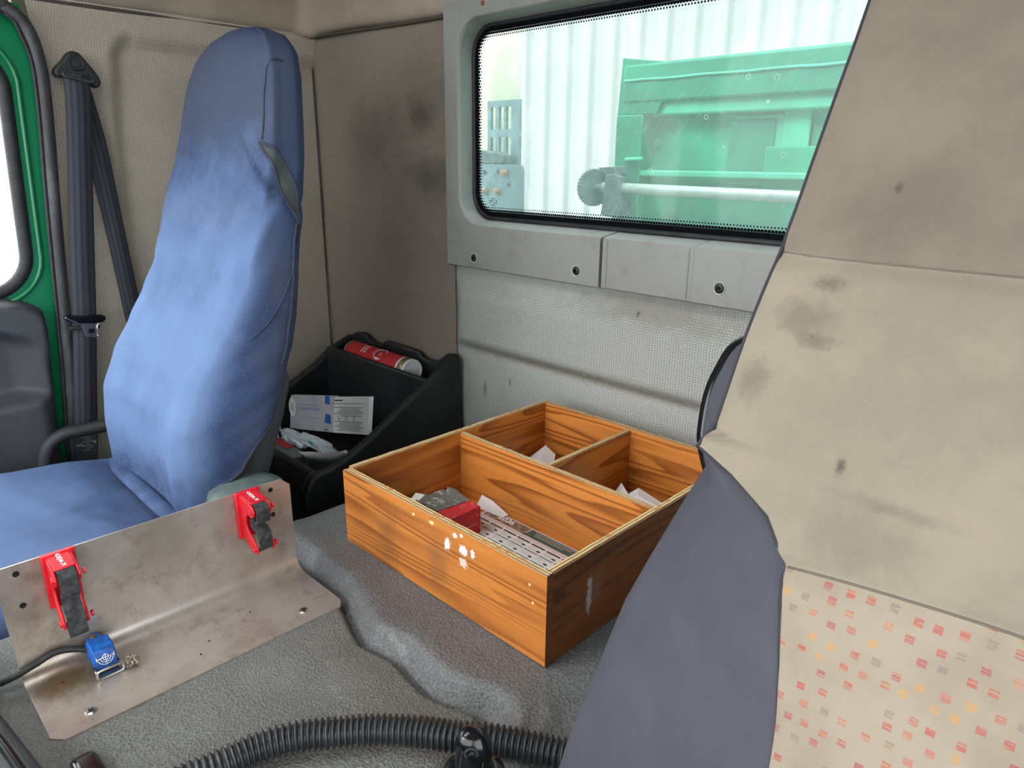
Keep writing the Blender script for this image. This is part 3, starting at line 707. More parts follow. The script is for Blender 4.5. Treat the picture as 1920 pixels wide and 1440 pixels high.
def lv(z):
    zs = [l[0] for l in LV]; 
    if z <= zs[0]: return LV[0][1:]
    for i in range(len(zs)-1):
        if z <= zs[i+1]:
            a, b = LV[max(i-1,0)], LV[i]; c_, d_ = LV[i+1], LV[min(i+2, len(zs)-1)]
            t = (z-b[0])/(c_[0]-b[0]); out = []
            for k in range(1, 7):
                out.append(b[k]+(c_[k]-b[k])*(t if i > 10 else (t*t*(3-2*t)*0.35+t*0.65)))
            return out
    return LV[-1][1:]
def seat_ring(z, off=0.0, cut=None, wr=0.0, deep=0.0):
    yf, hf, ho, yb, rc_, bu = lv(z)
    yb += deep*sst(0.76, 0.66, z)
    hf += off; ho += off; yf -= off; yb += off
    half = [(0.0, yf+rc_), (hf*0.35, yf+rc_*0.9), (hf*0.62, yf+rc_*0.45), (hf*0.82, yf+0.0), (hf*0.95, yf+0.004+0.06*(yb-yf)), (hf*1.0+0.002, yf+0.2*(yb-yf)), ((hf+2*ho)/3, yf+0.45*(yb-yf)), (ho, yf+0.72*(yb-yf)), (ho*0.985, yf+0.93*(yb-yf)),
            (ho*0.86, yb+bu*0.35), (ho*0.5, yb+bu*0.9), (0.0, yb+bu)]
    right = [(XC+x, y, z) for x, y in half]; left = [(XC-x, y, z) for x, y in half[-2:0:-1]]
    P = catmull(right+left, 4, True); out = []
    for p in P:
        if wr:
            calm = 1.0 if cut is None else sst(cut, cut-0.035, p.y)
            s = sst(XC+0.05, XC+0.2, p.x)
            n_ = 0.0035*nz((p.x*6, p.y*6, p.z*5), 1.0, 11)
            # tension folds: from the slot down the side, and lower side pleats
            q = (p.z-0.905)-1.3*(p.y-0.455); n_ -= 0.006*math.exp(-(q/0.016)**2)*math.exp(-((p.y-0.46)/0.05)**2)*s
            q = (p.z-0.885)-1.3*(p.y-0.455); n_ += 0.006*math.exp(-(q/0.02)**2)*math.exp(-((p.y-0.45)/0.06)**2)*s
            for (z0, sl, am) in ((0.655, 0.55, 0.003), (0.63, 0.5, 0.003), (0.70, 0.3, 0.0022), (0.735, 0.6, 0.0022)):
                q = (p.z-z0)-sl*(p.y-0.42); n_ -= am*math.exp(-(q/0.008)**2)*sst(0.34, 0.42, p.y)*s
            q = (p.z-0.90)-2.2*(p.y-0.44); 
            cc = (p.x+1.0)+(p.y-0.50); q = p.z-(0.985-0.85*(cc-0.02)); mk = sst(-0.10, -0.05, cc)*sst(0.085, 0.05, cc)
            n_ += mk*(-0.011*math.exp(-(q/0.010)**2)+0.008*math.exp(-((q+0.026)/0.018)**2))
            f_ = sst(XC+0.17, XC+0.05, p.x)
            q = (p.z-0.93)+0.5*(p.x-XC); n_ += 0.002*math.sin(p.z*60+p.x*14)*f_*sst(1.0, 0.95, p.z)*sst(0.85, 0.92, p.z)
            # narrow neck under the head pad
            n_ *= 0.15+0.85*calm; dx = p.x-XC; p = Vector((p.x+wr*n_*(1 if dx > 0 else -1), p.y-wr*n_*0.8*sst(0.56, 0.40, p.y), p.z))
        if cut is not None and p.y > cut: p = Vector((p.x if abs(p.x-XC) > 0.02 else p.x, cut, p.z))
        out.append(p)
    return out
def ycut(z): return lerp([0.46, 0.50, 0.541, 0.553, 0.571, 0.60, 0.614, 0.633, 0.662, 0.70, 0.74, 0.78], [0.350, 0.350, 0.352, 0.366, 0.398, 0.420, 0.432, 0.455, 0.474, 0.505, 0.56, 0.75], z)
zs = [0.44+0.0105*k for k in range(72)]
zs = [z for z in zs if z < 1.185]
rings('backrest', [seat_ring(z, -0.013, None, 0.0, 0.034) for z in zs], m_seat_grey, ps)
zc = [0.47+0.009*k for k in range(80)] + [1.191, 1.197, 1.2015, 1.2045]
zc = [z for z in zc if z < 1.188] + [1.191, 1.196, 1.200, 1.2035]
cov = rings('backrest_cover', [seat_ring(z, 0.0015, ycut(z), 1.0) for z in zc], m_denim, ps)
from mathutils.bvhtree import BVHTree
cov_bvh = BVHTree.FromPolygons([v.co.copy() for v in cov.data.vertices], [tuple(p.vertices) for p in cov.data.polygons])
def side_x(y, z, off=0.004):
    h = cov_bvh.ray_cast(Vector((-0.6, y, z)), Vector((-1, 0, 0)))
    if h[0] is not None and h[0].x > XC: return h[0].x+off*0.4
    yf, hf, ho, yb, _, _ = lv(z); t = (y-yf)/(yb-yf)
    return XC+lerp([0.0, 0.06, 0.2, 0.45, 0.72, 0.93, 1.1], [hf*0.82, hf*0.95, hf+0.002, (hf+2*ho)/3, ho, ho*0.985, ho*0.86], t)+off
# hem along the cover's cut edge, both sides
for sgn in (1, -1):
    pts = []
    for z in [0.500+0.009*k for k in range(40)]:
        yc = ycut(z)-0.0015
        if yc >= lv(z)[3]-0.002: break
        pts.append((XC+sgn*(side_x(yc, z, 0.0)-XC), yc+0.001, z))
    tube('hem', pts, 0.0022, m_hem, cov, 6, sub=3)
# head-pad slot: dark cloth showing through a slit with a stitched hem
sl = [(0.5015, 1.036), (0.508, 1.031), (0.519, 1.016), (0.530, 0.992), (0.5365, 0.966), (0.537, 0.944), (0.534, 0.916), (0.527, 0.934), (0.520, 0.954), (0.5135, 0.976), (0.5075, 0.998), (0.503, 1.02)]
slp = catmull([(0, y, z) for y, z in sl], 3, True)
slv = [(side_x(p.y, p.z, 0.003), p.y, p.z) for p in slp]
def slit_rows():
    n = len(slp); zs_ = sorted(p.z for p in slp); z0, z1 = zs_[0], zs_[-1]; R = []
    for k in range(25):
        z = z0+0.0004+(z1-z0-0.0008)*k/24; ys = []
        for i in range(n):
            a, b = slp[i], slp[(i+1) % n]
            if (a.z-z)*(b.z-z) <= 0 and a.z != b.z: ys.append(a.y+(b.y-a.y)*(z-a.z)/(b.z-a.z))
        ya, yb = min(ys), max(ys)
        R.append([Vector((side_x(ya+(yb-ya)*q/5, z, 0.003)+0.0006, ya+(yb-ya)*q/5, z)) for q in range(6)])
    return R
rings('head_pad_slit', slit_rows(), m_slot, ps, closed=False, caps=False)
tube('slit_hem', slv, 0.0024, m_hem, cov, 6, True)
tube('side_seam', [(side_x(y, z, 0.003), y, z) for y, z in ((0.552, 1.148), (0.538, 1.150), (0.529, 1.138), (lv(1.12)[0]+0.004, 1.12), (lv(1.10)[0]+0.003, 1.10), (lv(1.07)[0]+0.003, 1.07), (lv(1.04)[0]+0.003, 1.04))], 0.0014, m_hem, cov, 6, sub=4)
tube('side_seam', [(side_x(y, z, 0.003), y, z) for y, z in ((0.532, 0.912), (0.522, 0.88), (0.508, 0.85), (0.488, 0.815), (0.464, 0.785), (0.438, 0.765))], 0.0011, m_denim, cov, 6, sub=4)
tube('hem', [(side_x(lv(z)[3]-0.009, z, 0.002), lv(z)[3]-0.008, z) for z in [0.925-0.012*k for k in range(18)]], 0.0022, m_hem, cov, 6, sub=3)
# cushion with its own cover
def cring(y, off=0.0, zb=0.30):
    hw = lerp([-0.26, -0.22, 0.0, 0.34], [0.17, 0.215, 0.225, 0.222], y)+off
    zt = lerp([-0.27, -0.24, -0.18, 0.0, 0.15, 0.26, 0.34], [0.44, 0.475, 0.495, 0.505, 0.503, 0.495, 0.480], y)+off
    half = [(0, zt-0.012), (hw*0.5, zt-0.010), (hw*0.8, zt+0.006), (hw*0.93, zt+0.002), (hw, zt-0.03), (hw*0.99, zt-0.09), (hw*0.95, zb), (0, zb)]
    P = catmull([(XC+x, y, z) for x, z in half]+[(XC-x, y, z) for x, z in half[-2:0:-1]], 4, True)
    return [Vector((p.x, p.y, p.z+0.004*nz((p.x*8, p.y*8, 0), 1, 4)+(0.004*math.exp(-(((p.y-0.22)-0.35*(p.x-XC))/0.02)**2) if p.z > 0.4 else 0))) for p in P]
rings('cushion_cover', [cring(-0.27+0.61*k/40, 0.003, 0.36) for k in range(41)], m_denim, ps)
rings('cushion', [cring(-0.26+0.60*k/20, -0.003, 0.27) for k in range(21)], m_seat_grey, ps)
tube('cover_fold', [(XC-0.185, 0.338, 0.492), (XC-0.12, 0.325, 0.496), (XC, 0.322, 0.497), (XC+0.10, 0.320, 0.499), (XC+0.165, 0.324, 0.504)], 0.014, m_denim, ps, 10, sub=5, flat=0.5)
lathe('hinge_cover', [(0.0, -0.05), (0.040, -0.045), (0.054, -0.02), (0.057, 0.0), (0.052, 0.014), (0.036, 0.023), (0.018, 0.026), (0.0, 0.027)], m_hinge, Matrix.Translation((-0.945, 0.402, 0.536)), ps, 40, False)
prism('pedestal', [(-0.22, 0.0), (0.30, 0.0), (0.26, 0.28), (-0.18, 0.28)], 'x', -1.33, -0.97, m_black_pl, ps, 0.01)
# pull tube between seat and door
bs = thing('grab_tube', 'bent black grab tube low between the door panel and seat', 'grab handle', (-1.48, 0.27, 0.3))
tube('bar', [(-1.49, 0.245, 0.33), (-1.49, 0.252, 0.42), (-1.49, 0.256, 0.465), (-1.487, 0.268, 0.495), (-1.483, 0.295, 0.511), (-1.478, 0.33, 0.512), (-1.47, 0.375, 0.514), (-1.46, 0.43, 0.52)], 0.0125, m_dark_pl, bs, 12, sub=5)
tube('lever', [(-1.455, 0.395, 0.42), (-1.452, 0.375, 0.44), (-1.45, 0.368, 0.47), (-1.45, 0.372, 0.50)], 0.007, m_steel, bs, 10, sub=5)

# ------------------------------------------------------------------ seat belt
belt = thing('seat_belt', 'navy three-point seat belt hanging from its triangular pillar anchor', 'seat belt', (-1.55, 0.40, 0.42))
def strap(name, pts, widths, mat, parent, th=0.0016, sub=6):
    """flat strap: pts are (left, right) edge points"""
    A = catmull([p[0] for p in pts], sub); B = catmull([p[1] for p in pts], sub); n = len(A)
    v, f = [], []
    for a, b in zip(A, B): v += [a, b]
    f = [(2*i, 2*i+1, 2*i+3, 2*i+2) for i in range(n-1)]
    o = mesh(name, v, f, mat, parent, True, fix=True, auto=False)
    uv = o.data.uv_layers.new(name='UVMap')
    L = 0; Ls = [0]
    for i in range(n-1): L += (A[i+1]-A[i]).length; Ls.append(L)
    for poly in o.data.polygons:
        for li in poly.loop_indices:
            vi = o.data.loops[li].vertex_index; uv.data[li].uv = (vi % 2, Ls[vi//2])
    s = o.modifiers.new('solid', 'SOLIDIFY'); s.thickness = th; s.offset = 0
    return o
strap('webbing', [((-1.541, 0.410, 1.160), (-1.541, 0.452, 1.160)), ((-1.535, 0.403, 1.10), (-1.535, 0.4455, 1.10)), ((-1.530, 0.386, 0.98), (-1.530, 0.4275, 0.98)), ((-1.528, 0.3655, 0.836), (-1.528, 0.408, 0.833)), ((-1.526, 0.351, 0.716), (-1.526, 0.392, 0.712)), ((-1.525, 0.331, 0.58), (-1.525, 0.372, 0.575)), ((-1.525, 0.312, 0.445), (-1.525, 0.353, 0.437)), ((-1.525, 0.306, 0.40), (-1.525, 0.347, 0.39))], 0, m_webbing, belt)
strap('webbing_return', [((-1.549, 0.412, 1.155), (-1.549, 0.450, 1.155)), ((-1.556, 0.428, 1.05), (-1.556, 0.4665, 1.05)), ((-1.560, 0.438, 0.95), (-1.560, 0.474, 0.95)), ((-1.562, 0.445, 0.86), (-1.562, 0.479, 0.86)), ((-1.564, 0.454, 0.71), (-1.564, 0.488, 0.71)), ((-1.564, 0.468, 0.5), (-1.564, 0.502, 0.5))], 0, m_webbing, belt)
tri = catmull([(0, y, z) for y, z in [(0.431, 1.196), (0.442, 1.193), (0.452, 1.180), (0.466, 1.160), (0.4705, 1.146), (0.463, 1.137), (0.452, 1.1405), (0.430, 1.146), (0.411, 1.1505), (0.401, 1.150), (0.396, 1.158), (0.400, 1.167), (0.413, 1.180), (0.422, 1.192)]], 3, True)
prism('anchor_plate', [(p.y, p.z) for p in tri], 'x', -1.562, -1.540, m_black_pl, belt, 0.004, 3)
tube('anchor_lip', [(-1.5375, 0.4095, 1.158), (-1.536, 0.4115, 1.1525), (-1.5355, 0.431, 1.149), (-1.536, 0.452, 1.1455), (-1.5375, 0.457, 1.149)], 0.0035, m_dark_pl, belt, 8, sub=4)
lathe('anchor_bolt', [(0.0125, -0.002), (0.0128, 0.003), (0.0115, 0.005), (0.008, 0.0045), (0.0072, 0.006), (0.0, 0.0065)], m_black_pl, frame((-1.541, 0.4335, 1.1755), (0, 1, 0), (0, 0, 1)), belt, 22)
# latch tongue on the webbing
prism('tongue_bar', [(0.3355, 0.727), (0.343, 0.7285), (0.372, 0.7225), (0.398, 0.7225), (0.4055, 0.7185), (0.4055, 0.711), (0.399, 0.7075), (0.386, 0.706), (0.355, 0.7105), (0.337, 0.7195)], 'x', -1.524, -1.511, m_gloss, belt, 0.003, 3)
tube('chrome_edge', [(-1.5105, 0.336, 0.7255), (-1.51, 0.345, 0.719), (-1.5095, 0.357, 0.7115), (-1.5095, 0.362, 0.703), (-1.5095, 0.3645, 0.690), (-1.5095, 0.368, 0.684), (-1.5095, 0.385, 0.6825), (-1.5095, 0.3865, 0.690), (-1.5095, 0.3875, 0.701), (-1.51, 0.3925, 0.707)], 0.0013, m_steel, belt, 6, sub=4)
Lp = [(0.360, 0.712), (0.390, 0.709), (0.3865, 0.684), (0.366, 0.6845)]; Hp = [(0.3715, 0.6975), (0.3825, 0.697), (0.382, 0.689), (0.3725, 0.6895)]
rings('tongue_blade', [[Vector((-1.512, y, z)) for y, z in Lp], [Vector((-1.512, y, z)) for y, z in Hp], [Vector((-1.5135, y, z)) for y, z in Hp], [Vector((-1.5135, y, z)) for y, z in Lp], [Vector((-1.512, y, z)) for y, z in Lp]], m_steel, belt, caps=False, auto=True)
prism('tongue_backing', [(0.342, 0.706), (0.394, 0.704), (0.3955, 0.696), (0.342, 0.698)], 'x', -1.5255, -1.517, m_black_pl, belt, 0.002)
Mb = frame((-1.5225, 0.335, 0.462), (0, 1, -0.09), (0, 0.09, 1))
lb = flatquads('care_label', [(-0.020, -0.030, 0.020, 0.024)], Mb, simple('dark_clear_label', (58, 58, 62), 0.35), belt)
flatquads('label_print', [(-0.006+0.006*(k % 2)-0.001, 0.018-0.0045*k, 0.006+0.004*(k % 3), 0.0195-0.0045*k) for k in range(7)] + [(-0.017, 0.002, -0.011, 0.006), (-0.010, 0.002, -0.006, 0.006), (0.012, 0.004, 0.018, 0.010)], Mb, simple('faded_print', (128, 128, 130), 0.7), lb, 0.0004)

# ------------------------------------------------------------------ black storage bin in the corner
bin_ = thing('storage_bin', 'moulded black storage bin in the corner behind the blue seat', 'storage bin', (-1.26, 0.75, 0.25))
RIM = [(0.930, 0.633), (0.912, 0.632), (0.895, 0.622), (0.844, 0.592), (0.763, 0.5485), (0.699, 0.511), (0.650, 0.488), (0.612, 0.476), (0.585, 0.474), (0.572, 0.470), (0.555, 0.44), (0.548, 0.38), (0.545, 0.20), (0.930, 0.20)]
prism('right_side', RIM, 'x', -1.079, -1.060, m_black_pl, bin_, 0.008, 4)
LRM = [(0.930, 0.606), (0.915, 0.606), (0.857, 0.582), (0.812, 0.551), (0.747, 0.519), (0.66, 0.49), (0.60, 0.476), (0.572, 0.470), (0.555, 0.44), (0.545, 0.20), (0.930, 0.20)]
prism('left_side', LRM, 'x', -1.470, -1.449, m_black_pl, bin_, 0.006, 3)
BK = [(-1.46, 0.20), (-1.07, 0.20), (-1.07, 0.632), (-1.10, 0.628), (-1.13, 0.606), (-1.166, 0.602), (-1.186, 0.606), (-1.194, 0.6155), (-1.315, 0.6165), (-1.335, 0.606), (-1.355, 0.603), (-1.382, 0.606), (-1.392, 0.615), (-1.41, 0.620), (-1.44, 0.616), (-1.46, 0.606)]
prism('back', BK, 'y', 0.920, 0.934, m_black_pl, bin_, 0.005, 3)
prism('divider', [(0.838, 0.30), (0.849, 0.30), (0.858, 0.592), (0.846, 0.592)], 'x', -1.452, -1.075, m_black_pl, bin_, 0.005, 3)
prism('front_lip', [(0.548, 0.20), (0.588, 0.20), (0.594, 0.462), (0.588, 0.476), (0.574, 0.474), (0.556, 0.445)], 'x', -1.455, -1.075, m_black_pl, bin_, 0.008, 4)
box('tray_floor', (-1.455, 0.58, 0.395), (-1.07, 0.845, 0.405), m_black_pl, bin_, 0.002)
box('rear_tray_floor', (-1.455, 0.85, 0.545), (-1.07, 0.925, 0.552), m_black_pl, bin_, 0.002)

# red grease cartridge lying in the rear compartment
M = Mat('red_tin_print', (196, 34, 46), 0.35)
gd = thing('grease_cartridge', 'red grease cartridge with a white end cap lying in the bin', 'cartridge', (-1.30, 0.885, 0.552))
CA, CB = Vector((-1.405, 0.888, 0.5805)), Vector((-1.168, 0.884, 0.5815))
Mc = frame(CA, (0, 0, 1), (CB-CA).cross(Vector((0, 0, 1)))*-1); d_ = (CB-CA).normalized()
zx = Vector((0, 0, 1)) - d_*d_.z; zx.normalize(); zy = d_.cross(zx)
Mc = Matrix.Identity(4)
for i in range(3): Mc[i][0], Mc[i][1], Mc[i][2], Mc[i][3] = zx[i], zy[i], d_[i], CA[i]
m_tan = simple('rusty_tin_rim', (142, 128, 96), 0.4, 0.4, 0.3, 80)
m_redtin = simple('red_tin_print', (196, 34, 46), 0.38, 0, 0.08, 50)
LC = (CB-CA).length; RC = 0.0265
lathe('tube_body', [(RC, 0.012), (RC, LC-0.030)], m_redtin, Mc, gd, 32)
lathe('rim', [(0.0, 0.0), (RC-0.002, 0.0), (RC+0.0008, 0.003), (RC+0.0008, 0.012)], m_tan, Mc, gd, 32)
lathe('collar', [(RC+0.0002, LC-0.030), (RC+0.0004, LC-0.024), (RC+0.0004, LC-0.0235)], m_white, Mc, gd, 32)
lathe('rim', [(RC+0.0006, LC-0.024), (RC+0.0012, LC-0.014), (RC+0.0008, LC-0.006), (RC, LC-0.005)], m_tan, Mc, gd, 32)
m_capw = simple('white_plastic_cap', (214, 218, 224), 0.4)
lathe('end_cap', [(RC, LC-0.008), (RC+0.001, LC-0.004), (RC-0.0005, LC), (RC-0.004, LC), (RC-0.0055, LC-0.002), (0.0, LC-0.002)], m_capw, Mc, gd, 32)
def wrap(name, polys, mat, parent, rad):
    """flat polygons (a along the tin, t round it, both metres) bent onto the tin"""
    v, f = [], []
    for q in polys:
        k = len(v)
        for a, t in q:
            th = t/RC; v.append(Mc @ Vector((rad*math.cos(th), rad*math.sin(th), a)))
        f.append(tuple(range(k, k+len(q))))
    return mesh(name, v, f, mat, parent, False, fix=False)
def disc(ca, ct, ra, rt, n=20, a0=0, a1=360): return [(ca+ra*math.cos(math.radians(a0+(a1-a0)*k/n)), ct+rt*math.sin(math.radians(a0+(a1-a0)*k/n))) for k in range(n)]
T0 = 0.012   # towards the camera side
TS = 1.0
for tn in (1,):
    wrap('emblem', [disc(0.135, TS*T0, 0.0185, 0.0185)], m_white, gd, RC+0.0006)
    wrap('emblem_swirl', [disc(0.135, TS*(T0+0.001), 0.009, 0.010, 14, 100, 280)], simple('emblem_blue', (40, 62, 120), 0.5), gd, RC+0.0010)
    wrap('emblem_swirl', [disc(0.137, TS*(T0+0.001), 0.009, 0.009, 12, 280, 360)+[(0.137, TS*T0)]], m_redtin, gd, RC+0.0011)
    wrap('emblem_swirl', [disc(0.137, TS*T0, 0.008, 0.008, 12, 0, 95)+[(0.137, TS*T0)]], simple('emblem_orange', (232, 150, 60), 0.5), gd, RC+0.0012)
    wrap('white_band', [[(0.036, TS*-0.012), (0.046, TS*-0.012), (0.046, TS*0.03), (0.036, TS*0.03)]], simple('pale_blue_band', (196, 200, 220), 0.5), gd, RC+0.0006)
    wrap('small_print', [[(a, TS*t), (a+0.006, TS*t), (a+0.006, TS*(t+0.003)), (a, TS*(t+0.003))] for a in (0.068, 0.079) for t in (0.0, 0.005, 0.010, 0.015, 0.020)], m_white, gd, RC+0.0006)

# mask carton standing in the front compartment
mb = thing('mask_carton', 'white and grey printed carton of face masks standing in bin', 'carton', (-1.26, 0.74, 0.405))
m_cart_w = simple('white_carton', (226, 226, 224), 0.7, 0, 0.02); m_cart_g = simple('silver_grey_carton', (180, 180, 188), 0.55, 0, 0.03)
ca, cb, cc_ = Vector((-1.424, 0.722, 0.424)), Vector((-1.236, 0.722, 0.466)), Vector((-1.106, 0.722, 0.498))
def slab(name, p0, p1, h, t, mat, par, lean=0.0):
    e = (p1-p0); upv = Vector((0, lean, 1)).normalized()
    a = [p0, p1, p1+upv*h, p0+upv*h]; nrm = Vector((0, 1, 0))
    v = a+[q+nrm*t for q in a]
    return mesh(name, v, [(0,1,2,3),(4,5,6,7),(0,1,5,4),(1,2,6,5),(2,3,7,6),(3,0,4,7)], mat, par, True, 0.0008)
slab('grey_panel', ca, cb, 0.0785, 0.010, m_cart_g, mb, 0.12)
slab('white_panel', cb, cc_, 0.0765, 0.010, m_cart_w, mb, 0.12)
def panel_frame(p0, p1): 
    e = (p1-p0).normalized(); return frame(p0-Vector((0, 0.0012, 0)), e, Vector((0, 0.12, 1)))
Mp = panel_frame(ca, cb); LP = (cb-ca).length
flatquads('oval_picture', [[(0.022+0.016*math.cos(k*0.35), 0.050+0.022*math.sin(k*0.35)) for k in range(18)]], Mp, m_cart_w, mb)
flatquads('mask_picture', [[(0.014, 0.043), (0.030, 0.041), (0.031, 0.056), (0.026, 0.062), (0.017, 0.060)]], Mp, m_cart_g, mb, 0.0004)
flatquads('blue_corner', [[(LP-0.030, 0.021), (LP-0.006, 0.018), (LP-0.005, 0.038), (LP-0.023, 0.040)], [(LP-0.022, 0.061), (LP-0.004, 0.060), (LP-0.003, 0.080), (LP-0.019, 0.080)]], Mp, m_blue_print, mb)
flatquads('blue_lettering', [(0.050+0.0082*k, 0.0455, 0.050+0.0082*k+0.0066, 0.0515) for k in range(12)], Mp, m_paleblue_print, mb)
flatquads('grey_lettering', [(0.052+0.0082*k, 0.0555, 0.052+0.0082*k+0.006, 0.0585) for k in range(11)] + [(0.06, 0.028, 0.135, 0.0295)] + [(0.118, 0.064+0.005*k, 0.134, 0.066+0.005*k) for k in range(3)], Mp, m_paleblue_print, mb)
flatquads('stamp_box', [(LP-0.036, 0.001, LP-0.016, 0.0015), (LP-0.036, 0.013, LP-0.016, 0.0135), (LP-0.036, 0.001, LP-0.0355, 0.0135), (LP-0.0165, 0.001, LP-0.016, 0.0135), (LP-0.032, 0.004, LP-0.027, 0.007), (LP-0.026, 0.004, LP-0.020, 0.0075)], Mp, m_dark_print, mb)
Mw = panel_frame(cb, cc_); LQ = (cc_-cb).length
flatquads('blue_rule', [(0.002, 0.0615, LQ-0.002, 0.063)], Mw, m_paleblue_print, mb)
flatquads('fine_print', [(0.012+0.01*((k*7) % 4), 0.0535-0.0035*k, LQ-0.008-0.006*((k*5) % 3), 0.0550-0.0035*k) for k in range(6)] + [(0.012+0.01*((k*5) % 3), 0.024-0.0035*k, LQ-0.010-0.006*((k*7) % 3), 0.0255-0.0035*k) for k in range(6)], Mw, m_grey_print, mb)
flatquads('heading', [(0.020, 0.0675, 0.052, 0.070)], Mw, m_dark_print, mb)
for k in range(3):
    flatquads('pictogram', [(0.022+0.03*k, 0.027, 0.038+0.03*k, 0.0278), (0.022+0.03*k, 0.0345, 0.038+0.03*k, 0.0353), [(0.030+0.03*k+0.003*math.cos(a), 0.031+0.0026*math.sin(a)) for a in (0, 1, 2, 3, 4, 5)]], Mw, m_grey_print, mb)
# crumpled clear wrapper over a flap, red-topped packet, grey plastic case
M = Mat('clear_film', (214, 226, 236), 0.25, 0, 0.6); M.b.inputs['Alpha'].default_value = 0.7; m_film = M.m
def crumple(name, c, sx, sy, sz, mat, parent=None, seed=0, n=18, amp=0.35, freq=2.2):
    v, f = [], []
    for i in range(n):
        th = math.pi*(i+0.5)/n
        for j in range(2*n):
            ph = math.pi*j/n; d = Vector((math.sin(th)*math.cos(ph), math.sin(th)*math.sin(ph), math.cos(th)))
            k = 1+amp*abs(nz(d*freq, 1, seed))*1.6-amp*0.5+amp*0.5*abs(nz(d*freq*2.7, 1, seed+4))
            v.append((c[0]+d.x*sx*k, c[1]+d.y*sy*k, max(c[2]+d.z*sz*k, c[2]-sz*0.8)))
    for i in range(n-1):
        for j in range(2*n):
            q = (j+1) % (2*n); f.append((i*2*n+j, i*2*n+q, (i+1)*2*n+q, (i+1)*2*n+j))
    f.append(tuple(range(2*n))); f.append(tuple(range((n-1)*2*n, n*2*n)))
    return mesh(name, v, f, mat, parent, False, auto=False)
fw_ = thing('plastic_wrapper', 'crumpled clear plastic mask wrapper below the mask carton', 'wrapper', (-1.33, 0.69, 0.405))
crumple('film', (-1.345, 0.690, 0.432), 0.052, 0.014, 0.017, m_film, fw_, 3)
crumple('film', (-1.245, 0.690, 0.447), 0.07, 0.014, 0.013, m_film, fw_, 8)
tube('ear_loop', [(-1.378, 0.676, 0.452), (-1.384, 0.672, 0.44), (-1.378, 0.670, 0.426), (-1.360, 0.670, 0.420), (-1.345, 0.671, 0.428), (-1.35, 0.672, 0.442)], 0.0022, m_white, fw_, 6, sub=5)
flatquads('teal_mark', [[(-0.012, 0), (0.010, -0.001), (0.006, -0.008), (-0.006, -0.006)]], frame((-1.235, 0.669, 0.462), (1, 0, 0.2), (0, 0, 1)), simple('teal_print', (40, 150, 150), 0.6), fw_)
fl = catmull([(-1.40, 0.668, 0.420), (-1.33, 0.662, 0.414), (-1.24, 0.656, 0.424), (-1.15, 0.660, 0.448), (-1.09, 0.668, 0.478)], 5)
rings('paper_leaflet', [[Vector(p), Vector((p.x, p.y-0.006, p.z+0.016+0.006*math.sin(p.x*25)))] for p in fl], m_cart_w, None, closed=False, caps=False)
tag(bpy.data.objects['paper_leaflet'], 'folded pale leaflet tucked under the clear wrapper in bin', 'leaflet')
bpy.data.objects['paper_leaflet'].modifiers.new('s', 'SOLIDIFY').thickness = 0.001
pk = thing('red_topped_case', 'grey plastic case with a red top at the bin front', 'case', (-1.31, 0.635, 0.405))
m_case = simple('smoky_grey_plastic', (92, 98, 100), 0.35)
box('case_body', (-1.385, 0.615, 0.406), (-1.235, 0.660, 0.438), m_case, pk, 0.003)
box('red_top', (-1.372, 0.638, 0.4382), (-1.285, 0.658, 0.4402), simple('dull_red_card', (150, 36, 44), 0.6), pk, 0.001)
prism('catch', [(-1.262, 0.410), (-1.246, 0.410), (-1.246, 0.432), (-1.252, 0.434), (-1.262, 0.428)], 'y', 0.610, 0.6155, m_dark_pl, pk, 0.001)

# ------------------------------------------------------------------ stainless bracket
br = thing('steel_bracket', 'bent stainless steel angle plate screwed to the tunnel mat', 'bracket', (-0.73, 0.235, 0.4895))
th = 0.0022; zb = 0.4905; XB = -0.787
arc = [(XB+0.020-0.020*math.cos(a), zb+0.020-0.020*math.sin(a)) for a in [math.pi/2*k/8 for k in range(9)]]
path2 = [(XB, 0.6225), (XB, 0.612), (XB, 0.56), (XB, 0.53)] + arc + [(XB+0.05, zb), (XB+0.08, zb), (-0.680, zb), (-0.676, zb), (-0.669, zb)]
def yl(i, n, x, z):   # chamfered plate ends
    lo, hi = 0.0765-0.003*sst(0.51, 0.60, z), 0.3915
    if z > 0.612: hi -= (z-0.612)*1.1; lo -= 0.0
    if x > -0.680: lo += (x+0.680)*1.0*0.9; hi -= (x+0.680)*0.7
    return lo, hi
R = []
for i, (X, z) in enumerate(path2):
    lo, hi = yl(i, 0, X, z); R.append([Vector((X, lo+(hi-lo)*k/12, z)) for k in range(13)])
pl = rings('plate', R, m_inox, br, closed=False, caps=False)
s = pl.modifiers.new('solid', 'SOLIDIFY'); s.thickness = th; s.offset = -1
# make sure the visible side faces up / towards +x
if pl.data.polygons[0].normal.x < 0: pl.data.flip_normals()
bake(pl)
m_hole = simple('dark_hole', (8, 8, 10), 0.9)
for y, z in ((0.365, 0.6125), (0.365, 0.578), (0.0915, 0.6125), (0.0915, 0.576)):
    lathe('bolt_hole', [(0.0031, 0.0), (0.0031, 0.0004), (0.0, 0.0004)], [m_hole], frame((XB+0.0001, y, z), (0, 1, 0), (0, 0, 1)), br, 18)
for x_, y in ((-0.691, 0.114), (-0.6925, 0.347)):
    sc = lathe('screw', [(0.0056, 0.0), (0.0054, 0.0009), (0.0042, 0.0016), (0.0, 0.0018)], m_steel, Matrix.Translation((x_, y, zb)), br, 20)
    flatquads('cross_slot', [(-0.0028, -0.0006, 0.0028, 0.0006), (-0.0006, -0.0028, 0.0006, 0.0028)], Matrix.Translation((x_, y, zb+0.0020)) @ Matrix.Rotation(0.5, 4, 'Z'), m_hole, sc)
